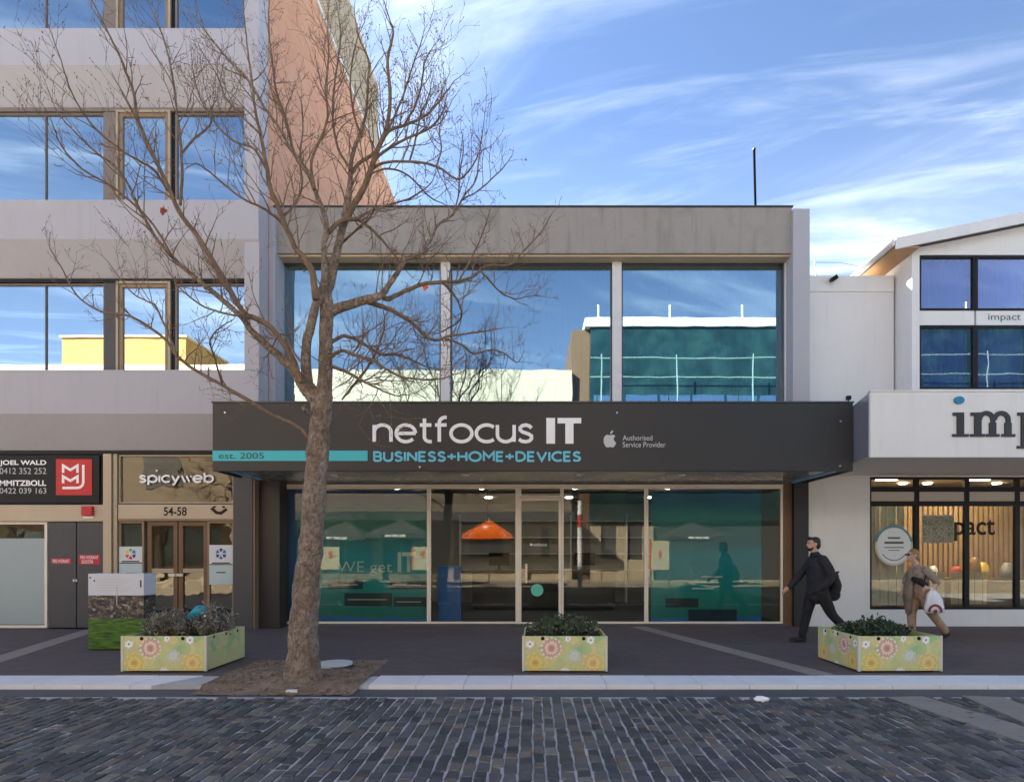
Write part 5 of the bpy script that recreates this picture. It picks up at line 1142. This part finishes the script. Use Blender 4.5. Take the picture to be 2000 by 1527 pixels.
M['mulch'] = pmat('mulch', (.21, .15, .105), .95, .3, 5, .9, 45, tint=(.28, .21, .15))
bed = MB(); N = 30; corners = [Vector((-3.78, -6.04, 0)), Vector((-1.98, -6.06, 0)), Vector((-2.02, -4.12, 0)), Vector((-3.88, -4.12, 0))]
for j in range(N + 1):
    for i in range(N + 1):
        u, v = i / N, j / N; q = corners[0].lerp(corners[1], u).lerp(corners[3].lerp(corners[2], u), v); e = min(u, 1 - u, v, 1 - v)
        bed.v.append((q.x, q.y, (-.042 if q.y < YK1 - .05 else .004) + min(1, e * 4) * (.03 + .015 * math.sin(q.x * 7 + q.y * 5)) + random.uniform(-.004, .006)))
for j in range(N):
    for i in range(N): a = j * (N + 1) + i; bed.f.append((a, a + 1, a + N + 2, a + N + 1)); bed.m.append(0)
structure(obj('tree_bed', bed, M['mulch'], None, smooth=True))
chips, ct_ = MB(), []
for k in range(900):
    u, v = random.random(), random.random(); q = corners[0].lerp(corners[1], u).lerp(corners[3].lerp(corners[2], u), v); e = min(u, 1 - u, v, 1 - v)
    z = (-.034 if q.y < YK1 - .05 else .012) + min(1, e * 4) * (.03 + .015 * math.sin(q.x * 7 + q.y * 5)); a = random.random() * 3.14; l, w = random.uniform(.006, .028), random.uniform(.003, .009)
    dx, dy = Vector((math.cos(a), math.sin(a), random.uniform(-.3, .3))) * l, Vector((-math.sin(a), math.cos(a), random.uniform(-.2, .2))) * w; q = Vector((q.x, q.y, z))
    chips.prism([q - dx - dy, q + dx - dy, q + dx + dy, q - dx + dy], (0, 0, -.006)); ct_ += [random.random()] * 6
M['chips'] = attr_mat('chips', [(0, (.11, .075, .05)), (.6, (.22, .155, .105)), (1, (.36, .28, .2))], .9, .4, 60)
o = obj('bark_mulch', chips, M['chips'], None, recalc=False); set_tone(o, ct_); o['kind'] = 'stuff'; tag(o, 'brown bark mulch around the foot of the tree', 'mulch')
xl_, yl_ = X(655, G(1306)), G(1306)
lid = thing('manhole_cover', 'pale round cover lying on the mulch beside the tree trunk', 'cover', (xl_, yl_, .05))
mb = MB().tube([(xl_, yl_, .045), (xl_, yl_, .085), (xl_, yl_, .09)], [.215, .215, .205], 36); obj('disc', mb, pmat('lid_white', (.55, .58, .58), .6, .1, 5, .1), lid)
mb = MB().tube([(xl_ + .01, yl_ + .01, .03), (xl_ + .01, yl_ + .01, .06)], .225, 36); obj('rim', mb, M['dark_metal'], lid)
# crumpled paper on the setts
mb = MB().ell((X(1487, G(1361)), G(1361), -.02), (.085, .06, .022), 12, 7)
for i, v in enumerate(mb.v): mb.v[i] = tuple(Vector(v) + rv() * .012)
tag(obj('paper_scrap', mb, M['sign_white'], None), 'crumpled white paper scrap lying on the setts', 'litter')
mb = MB().prism([(X(555, -6), G(1346), -.012), (X(578, -6), G(1346), -.012), (X(575, -6), G(1344), -.008), (X(558, -6), G(1344), -.008)], (0, 0, -.02)); tag(obj('stone_chip', mb, M['kerb'], None), 'small pale stone chip at the front of the tree bed', 'stone')

# a second bare tree stands in the sun across the street
tw = copy_tree(tree); tw.location = (RX(345, 18.5), -18.5, 0); tw.rotation_euler = (0, 0, R(150)); tw['label'] = 'bare tree across the street mirrored in the glazing above the timber doors'
# ------------------------------------------------------------------ people
def blob(name, mb, mat, parent, voxel=.011, it=6, fac=.5):
    o = obj(name, mb, mat, parent, local=True, recalc=True)
    r = o.modifiers.new('remesh', 'REMESH'); r.mode = 'VOXEL'; r.voxel_size = voxel; r.use_smooth_shade = True
    s = o.modifiers.new('smooth', 'SMOOTH'); s.factor = fac; s.iterations = it
    return o
V = Vector
def limb(mb, pts, rad, n=12, flat=None):
    p, r = smooth_path([V(q) for q in pts], rad, 4); mb.tube(p, r, n, flat=flat)
    for q, rr in ((pts[0], rad[0]), (pts[-1], rad[-1])): mb.ell(q, (rr, rr, rr), 10, 6)
def hand(mb, w, d, curl, side, s=1.):
    """palm plus five fingers; w wrist, d pointing direction, curl direction of finger bend, side = thumb side"""
    w, d, c, sd = V(w), V(d).normalized(), V(curl).normalized(), V(side).normalized()
    k = w + d * .085 * s
    limb(mb, [w, w + d * .045 * s, k], [.024 * s, .033 * s, .032 * s], 10)
    for i, ln in enumerate((.075, .085, .08, .062)):
        o = k + sd * (.026 - .0175 * i) * s
        limb(mb, [o - d * .01, o + (d * .8 + c * .25) * ln * .5 * s, o + (d * .9 + c * .9) * ln * .62 * s], [.0095 * s, .009 * s, .0075 * s], 8)
    o = w + d * .03 * s + sd * .028 * s
    limb(mb, [o, o + (d * .6 + sd * .7) * .035 * s, o + (d * 1 + sd * .5 + c * .4) * .055 * s], [.012 * s, .0105 * s, .008 * s], 8)
def head(mb, c, f, s=1.):
    """head with face looking along f (horizontal)"""
    c, f = V(c), V(f).normalized(); r = f.cross(V((0, 0, 1))).normalized(); up = V((0, 0, 1))
    Mx = Matrix((r, f, up)).transposed()
    E = lambda x, y, z, a, b, d: mb.ell(c + Mx @ V((x, y, z)) * s, (a * s, b * s, d * s), 14, 10, M=Mx)
    E(0, -.012, .035, .076, .096, .085); E(0, .012, -.025, .064, .076, .085); E(0, .038, -.078, .040, .042, .034); E(0, .086, .045, .05, .012, .02)
    mb.tube([c + Mx @ V((0, .088, .02)) * s, c + Mx @ V((0, .108, -.018)) * s, c + Mx @ V((0, .09, -.03)) * s], [.010 * s, .0165 * s, .011 * s], 8)
    E(0, .080, -.052, .026, .012, .007); E(0, .078, -.064, .024, .012, .008)
    for q in (-1, 1): E(q * .076, -.01, -.005, .012, .022, .034)
M['skin'] = pmat('skin', (.52, .31, .225), .5, .06, 10, .05, 150); M['skin_pale'] = pmat('skin_pale', (.55, .35, .26), .5, .06, 10, .05, 150)
M['hair_dark'] = pmat('hair_dark', (.018, .013, .01), .55, .3, 30, .5, 160); M['hair_blond'] = pmat('hair_blond', (.26, .17, .09), .55, .3, 30, .5, 160)
def cloth(name, c, c2=None, sc=9):
    t = NT(name); p = t.pos(); n = t.noise(p, sc, 4, .6, .6); return t.bsdf(t.mix(t.rng(n, .35, .7), c, c2 or tuple(q * .6 for q in c)), .85, t.math('ADD', n, t.math('MULTIPLY', t.noise(p, 240, 2), .1)), .6, .03)
M['jacket'] = cloth('jacket', (.022, .022, .028)); M['trousers'] = cloth('trousers', (.014, .014, .016)); M['shoe'] = pmat('shoe', (.012, .011, .012), .4, .1, 9, .1)
M['top'] = cloth('top', (.36, .28, .23), (.24, .19, .155), 12); M['tan'] = cloth('tan', (.42, .30, .20), (.32, .225, .145)); M['cardigan'] = cloth('cardigan', (.27, .225, .165), (.17, .14, .105))

# the man strides to the left; origin under the hips, facing -X
YM = G(1255); man = thing('person', 'man in black jacket and trousers striding left past the dark shop front', 'person')
F_ = V((-1, 0, 0))
mb = MB(); head(mb, (-.03, 0, 1.665), F_)
limb(mb, [(0.0, 0, 1.40), (-.005, 0, 1.50), (-.02, 0, 1.60)], [.075, .058, .055])
limb(mb, [(.03, 0, .92), (.03, 0, 1.1), (.03, 0, 1.28), (.02, 0, 1.42)], [.15, .135, .15, .09], 14, (.8, 1.1, 1))
hips = [(.03, -.09, .93), (.03, .09, .93)]
near_leg = [(.03, -.10, .92), (.17, -.10, .62), (.26, -.10, .46), (.50, -.10, .22), (.55, -.10, .13)]      # rear leg (towards the camera side)
far_leg = [(.03, .10, .92), (-.05, .10, .66), (-.09, .10, .48), (-.165, .10, .16), (-.17, .10, .09)]       # front leg
limb(mb, near_leg, [.085, .075, .055, .05, .036]); limb(mb, far_leg, [.085, .075, .055, .045, .036])
arm_n = [(.04, -.19, 1.40), (.13, -.24, 1.22), (.15, -.24, 1.10), (.05, -.22, .98), (-.01, -.18, .945)]
arm_f = [(.03, .19, 1.40), (-.10, .22, 1.22), (-.17, .22, 1.12), (-.30, .20, .98), (-.36, .19, .92)]
limb(mb, arm_n, [.05, .045, .04, .034, .026]); limb(mb, arm_f, [.05, .045, .04, .034, .026])
hand(mb, arm_n[-1], (-.35, .45, -.6), (-.3, .6, -.5), (-.6, 0, .5), .9); hand(mb, arm_f[-1], (-.8, 0, -.55), (-.3, 0, -.9), (-.3, -.3, .8))
body = blob('body', mb, M['skin'], man, .009)
mb = MB(); 
limb(mb, [(.04, 0, .84), (.04, 0, .98), (.035, 0, 1.14), (.03, 0, 1.30), (.015, 0, 1.42), (.0, 0, 1.475)], [.195, .195, .185, .195, .16, .09], 16, (.88, 1.10, 1))
limb(mb, arm_n[:4] + [tuple(V(arm_n[3]).lerp(V(arm_n[4]), .8)), (-.05, -.13, .90)], [.088, .08, .072, .066, .064, .07]); limb(mb, arm_f[:4] + [tuple(V(arm_f[3]).lerp(V(arm_f[4]), .8))], [.078, .07, .062, .055, .047])
blob('jacket', mb, M['jacket'], man, .011, 5)
mb = MB(); mb.ell((.0, 0, 1.49), (.075, .08, .035), 14, 8); blob('collar', mb, M['jacket'], man)
mb = MB(); limb(mb, [(.03, 0, .95), (.03, 0, .88)], [.15, .14], 14, (.9, 1.15, 1)); limb(mb, near_leg[:4] + [(.535, -.10, .165)], [.115, .098, .078, .068, .062]); limb(mb, far_leg[:4] + [(-.17, .10, .11)], [.115, .098, .078, .066, .062])
blob('trousers', mb, M['trousers'], man, .011, 5)
for nm, ank, tip in (('shoe', (.565, -.10, .10), (.475, -.10, .035)), ('shoe', (-.165, .10, .05), (-.36, .10, .045))):
    mb = MB(); a, b = V(ank), V(tip); limb(mb, [a + (a - b).normalized() * .03, a.lerp(b, .45), b], [.044, .046, .036], 12, (1, .95, .95)); 
    if ank[2] < .08: mb.box(-.385, -.12, .06, .14, .002, .02)
    blob(nm, mb, M['shoe'], man, .008, 3)
mb = MB(); c_ = V((-.03, 0, 1.665)); mb.ell(c_ + V((.028, 0, .052)), (.092, .086, .078), 16, 10); mb.ell(c_ + V((.062, 0, -.012)), (.058, .078, .082), 14, 10); mb.ell(c_ + V((-.055, 0, .1)), (.045, .062, .03), 12, 8)
blob('hair', mb, M['hair_dark'], man, .009, 3)
mb = MB(); mb.ell(c_ + V((-.052, 0, -.083)), (.044, .045, .035), 12, 8); mb.ell(c_ + V((-.03, 0, -.06)), (.03, .066, .04), 12, 8); blob('beard', mb, M['hair_dark'], man, .009, 3)
for s_ in (-1, 1): obj('eye', MB().ell(c_ + V((-.086, s_ * .031, .012)), (.008, .013, .008), 8, 6), M['black'], man, smooth=True, local=True)
man.location = (X(1592, YM), YM, 0.002)
# his bag hangs behind him
bag = thing('shoulder_bag', 'black bag hanging at the back of the striding man', 'bag', man.location)
mb = MB(); limb(mb, [(.28, -.06, 1.12), (.30, -.06, .98), (.28, -.06, .82)], [.09, .135, .115], 14, (.72, 1.2, 1)); blob('bag_body', mb, M['jacket'], bag, .011, 4)
mb = MB(); limb(mb, [(.30, -.06, 1.12), (.335, -.06, 1.185), (.375, -.06, 1.20)], [.035, .024, .012], 8); blob('flap', mb, M['trousers'], bag, .008, 2)
mb = MB().tube([(.22, -.12, 1.14), (.14, -.17, 1.34), (.04, -.15, 1.475), (-.06, -.06, 1.44)], [.018] * 4, 8, flat=(1, 1, 1)); obj('strap', mb, M['black'], bag, smooth=True, local=True)

# the woman walks to the left behind the right planter
YWm = -1.85; S = 1.0; woman = thing('person', 'woman in brown top and tan trousers with sunglasses, walking before the right shop window', 'person')
mb = MB(); hc = V((-.10, 0, 1.475)); head(mb, hc, F_, .93)
limb(mb, [(-.015, 0, 1.22), (-.035, 0, 1.32), (-.075, 0, 1.40)], [.065, .05, .05])
limb(mb, [(.06, 0, .80), (.05, 0, .95), (.03, 0, 1.10), (.0, 0, 1.25)], [.14, .115, .125, .08], 14, (.8, 1.05, 1))
wn_leg = [(.05, -.09, .80), (.14, -.09, .55), (.21, -.09, .42), (.40, -.09, .18), (.44, -.09, .10)]
wf_leg = [(.05, .09, .80), (-.03, .09, .58), (-.06, .09, .42), (-.05, .09, .16), (-.06, .09, .08)]
limb(mb, wn_leg, [.085, .072, .05, .045, .033]); limb(mb, wf_leg, [.085, .072, .05, .042, .033])
wa_n = [(.03, -.16, 1.22), (.14, -.21, 1.08), (.20, -.21, 1.0), (.10, -.25, .93), (.04, -.26, .915)]
wa_f = [(.01, .16, 1.22), (-.08, .19, 1.06), (-.11, .19, .98), (-.18, .15, .86), (-.20, .14, .81)]
limb(mb, wa_n, [.045, .04, .035, .029, .023]); limb(mb, wa_f, [.045, .04, .035, .029, .023])
hand(mb, wa_n[-1], (-.9, 0, -.2), (-.1, 0, -1), (-.3, .2, .8), .92); hand(mb, wa_f[-1], (-.3, 0, -.95), (-.9, 0, 0), (-.4, -.8, 0), .92)
blob('body', mb, M['skin_pale'], woman, .009)
mb = MB(); limb(mb, [(.05, 0, .86), (.05, 0, .96), (.035, 0, 1.08), (.02, 0, 1.18), (-.005, 0, 1.255)], [.155, .14, .145, .145, .085], 16, (.86, 1.1, 1))
limb(mb, wa_n[:3], [.072, .066, .058]); limb(mb, wa_f[:3], [.072, .066, .058]); blob('top', mb, M['top'], woman, .011, 4)
mb = MB(); limb(mb, [(-.10, .06, 1.16), (-.13, .05, .95), (-.16, .04, .72), (-.14, .05, .46)], [.06, .085, .085, .055], 12, (.75, 1.3, 1)); blob('cardigan', mb, M['cardigan'], woman, .011, 4)
mb = MB(); limb(mb, [(.05, 0, .86), (.05, 0, .78)], [.14, .135], 14, (.9, 1.1, 1)); limb(mb, wn_leg[:4] + [(.425, -.09, .14)], [.11, .095, .078, .066, .06]); limb(mb, wf_leg[:4] + [(-.05, .09, .10)], [.11, .095, .078, .066, .06]); blob('trousers', mb, M['tan'], woman, .011, 4)
for ank, tip in (((.455, -.09, .085), (.37, -.09, .03)), ((-.055, .09, .045), (-.22, .09, .04))):
    mb = MB(); a, b = V(ank), V(tip); limb(mb, [a + (a - b).normalized() * .025, a.lerp(b, .45), b], [.038, .04, .032], 12); blob('shoe', mb, M['shoe'], woman, .008, 3)
mb = MB(); mb.ell(hc + V((.022, 0, .05)), (.088, .082, .074), 16, 10); mb.ell(hc + V((.062, 0, -.02)), (.05, .072, .085), 14, 10); limb(mb, [hc + V((.09, 0, -.02)), hc + V((.115, 0, -.07)), hc + V((.10, 0, -.14))], [.032, .03, .012], 10); blob('hair', mb, M['hair_blond'], woman, .009, 3)
mb = MB()
for s_ in (-1, 1): mb.ell(hc + V((-.088, s_ * .033, .014)), (.010, .028, .021), 12, 8); mb.tube([hc + V((-.08, s_ * .06, .018)), hc + V((.0, s_ * .078, .015))], .004, 6)
mb.tube([hc + V((-.094, -.02, .018)), hc + V((-.094, .02, .018))], .004, 6); obj('sunglasses', mb, M['black'], woman, smooth=True, local=True)
woman.location = (X(1793, YWm), YWm, .002)
hb = thing('handbag', 'black handbag tucked under the arm of the walking woman', 'bag', woman.location)
mb = MB(); limb(mb, [(-.16, -.13, 1.06), (-.08, -.17, 1.02), (.0, -.2, .96)], [.045, .06, .05], 12, (1, .7, 1)); blob('bag_body', mb, M['trousers'], hb, .009, 3)
mb = MB().tube([(-.02, -.19, 1.0), (.02, -.19, 1.14), (.03, -.12, 1.285)], .012, 6); obj('strap', mb, M['black'], hb, smooth=True, local=True)
# white carrier bag with red rings held in her near hand
pbag = thing('carrier_bag', 'white plastic carrier bag with red ring print held by the walking woman', 'bag', woman.location)
mb = MB(); rows_ = [(.87, .05, .02), (.80, .11, .045), (.70, .145, .06), (.58, .165, .07), (.50, .165, .065), (.475, .13, .05)]; n_ = 20; b_ = len(mb.v)
bx, by_ = .10, -.285
for z_, a, d in rows_:
    for k in range(n_): th = 2 * math.pi * k / n_; cs, sn = math.cos(th), math.sin(th); w_ = 1 + .06 * math.sin(5 * th + z_ * 20); mb.v.append((bx + a * math.copysign(abs(cs) ** .7, cs) * w_ + (.0 if z_ < .8 else -.02), by_ + d * sn * w_, z_))
for j in range(len(rows_) - 1):
    for k in range(n_): q0 = b_ + j * n_ + k; q1 = b_ + j * n_ + (k + 1) % n_; mb.f.append((q0, q1, q1 + n_, q0 + n_)); mb.m.append(0)
mb.f.append(tuple(b_ + (len(rows_) - 1) * n_ + k for k in range(n_))); mb.m.append(0)
obj('bag_body', mb, pmat('plastic_white', (.72, .71, .76), .4, .06, 8, .3, 25), pbag, smooth=True, local=True)
for sx in (-.03, .03): obj('bag_handle', MB().tube([(bx - .02 + sx, by_ - .01, .865), (bx - .05 + sx * .3, by_ + .01, .915)], .008, 6), M['sign_white'], pbag, smooth=True, local=True)
for nm, r0, col in (('print_ring', .105, 'ring'), ('print_dot', .035, 'ring')):
    M['ring'] = M.get('ring') or pmat('ring', C(120, 30, 45), .45, .08, 8, 0)
    mb = MB(); yy = by_ - .078
    if nm == 'print_ring': stroke(mb, [(bx - .03 + r0 * math.cos(R(a)), .51 + r0 * math.sin(R(a))) for a in range(-8, 189, 12)], .04, yy, .004)
    else: disc(mb, bx - .03, .51, r0, r0, yy, .004, 16)
    obj(nm, mb, M['ring'], pbag, local=True, recalc=False)
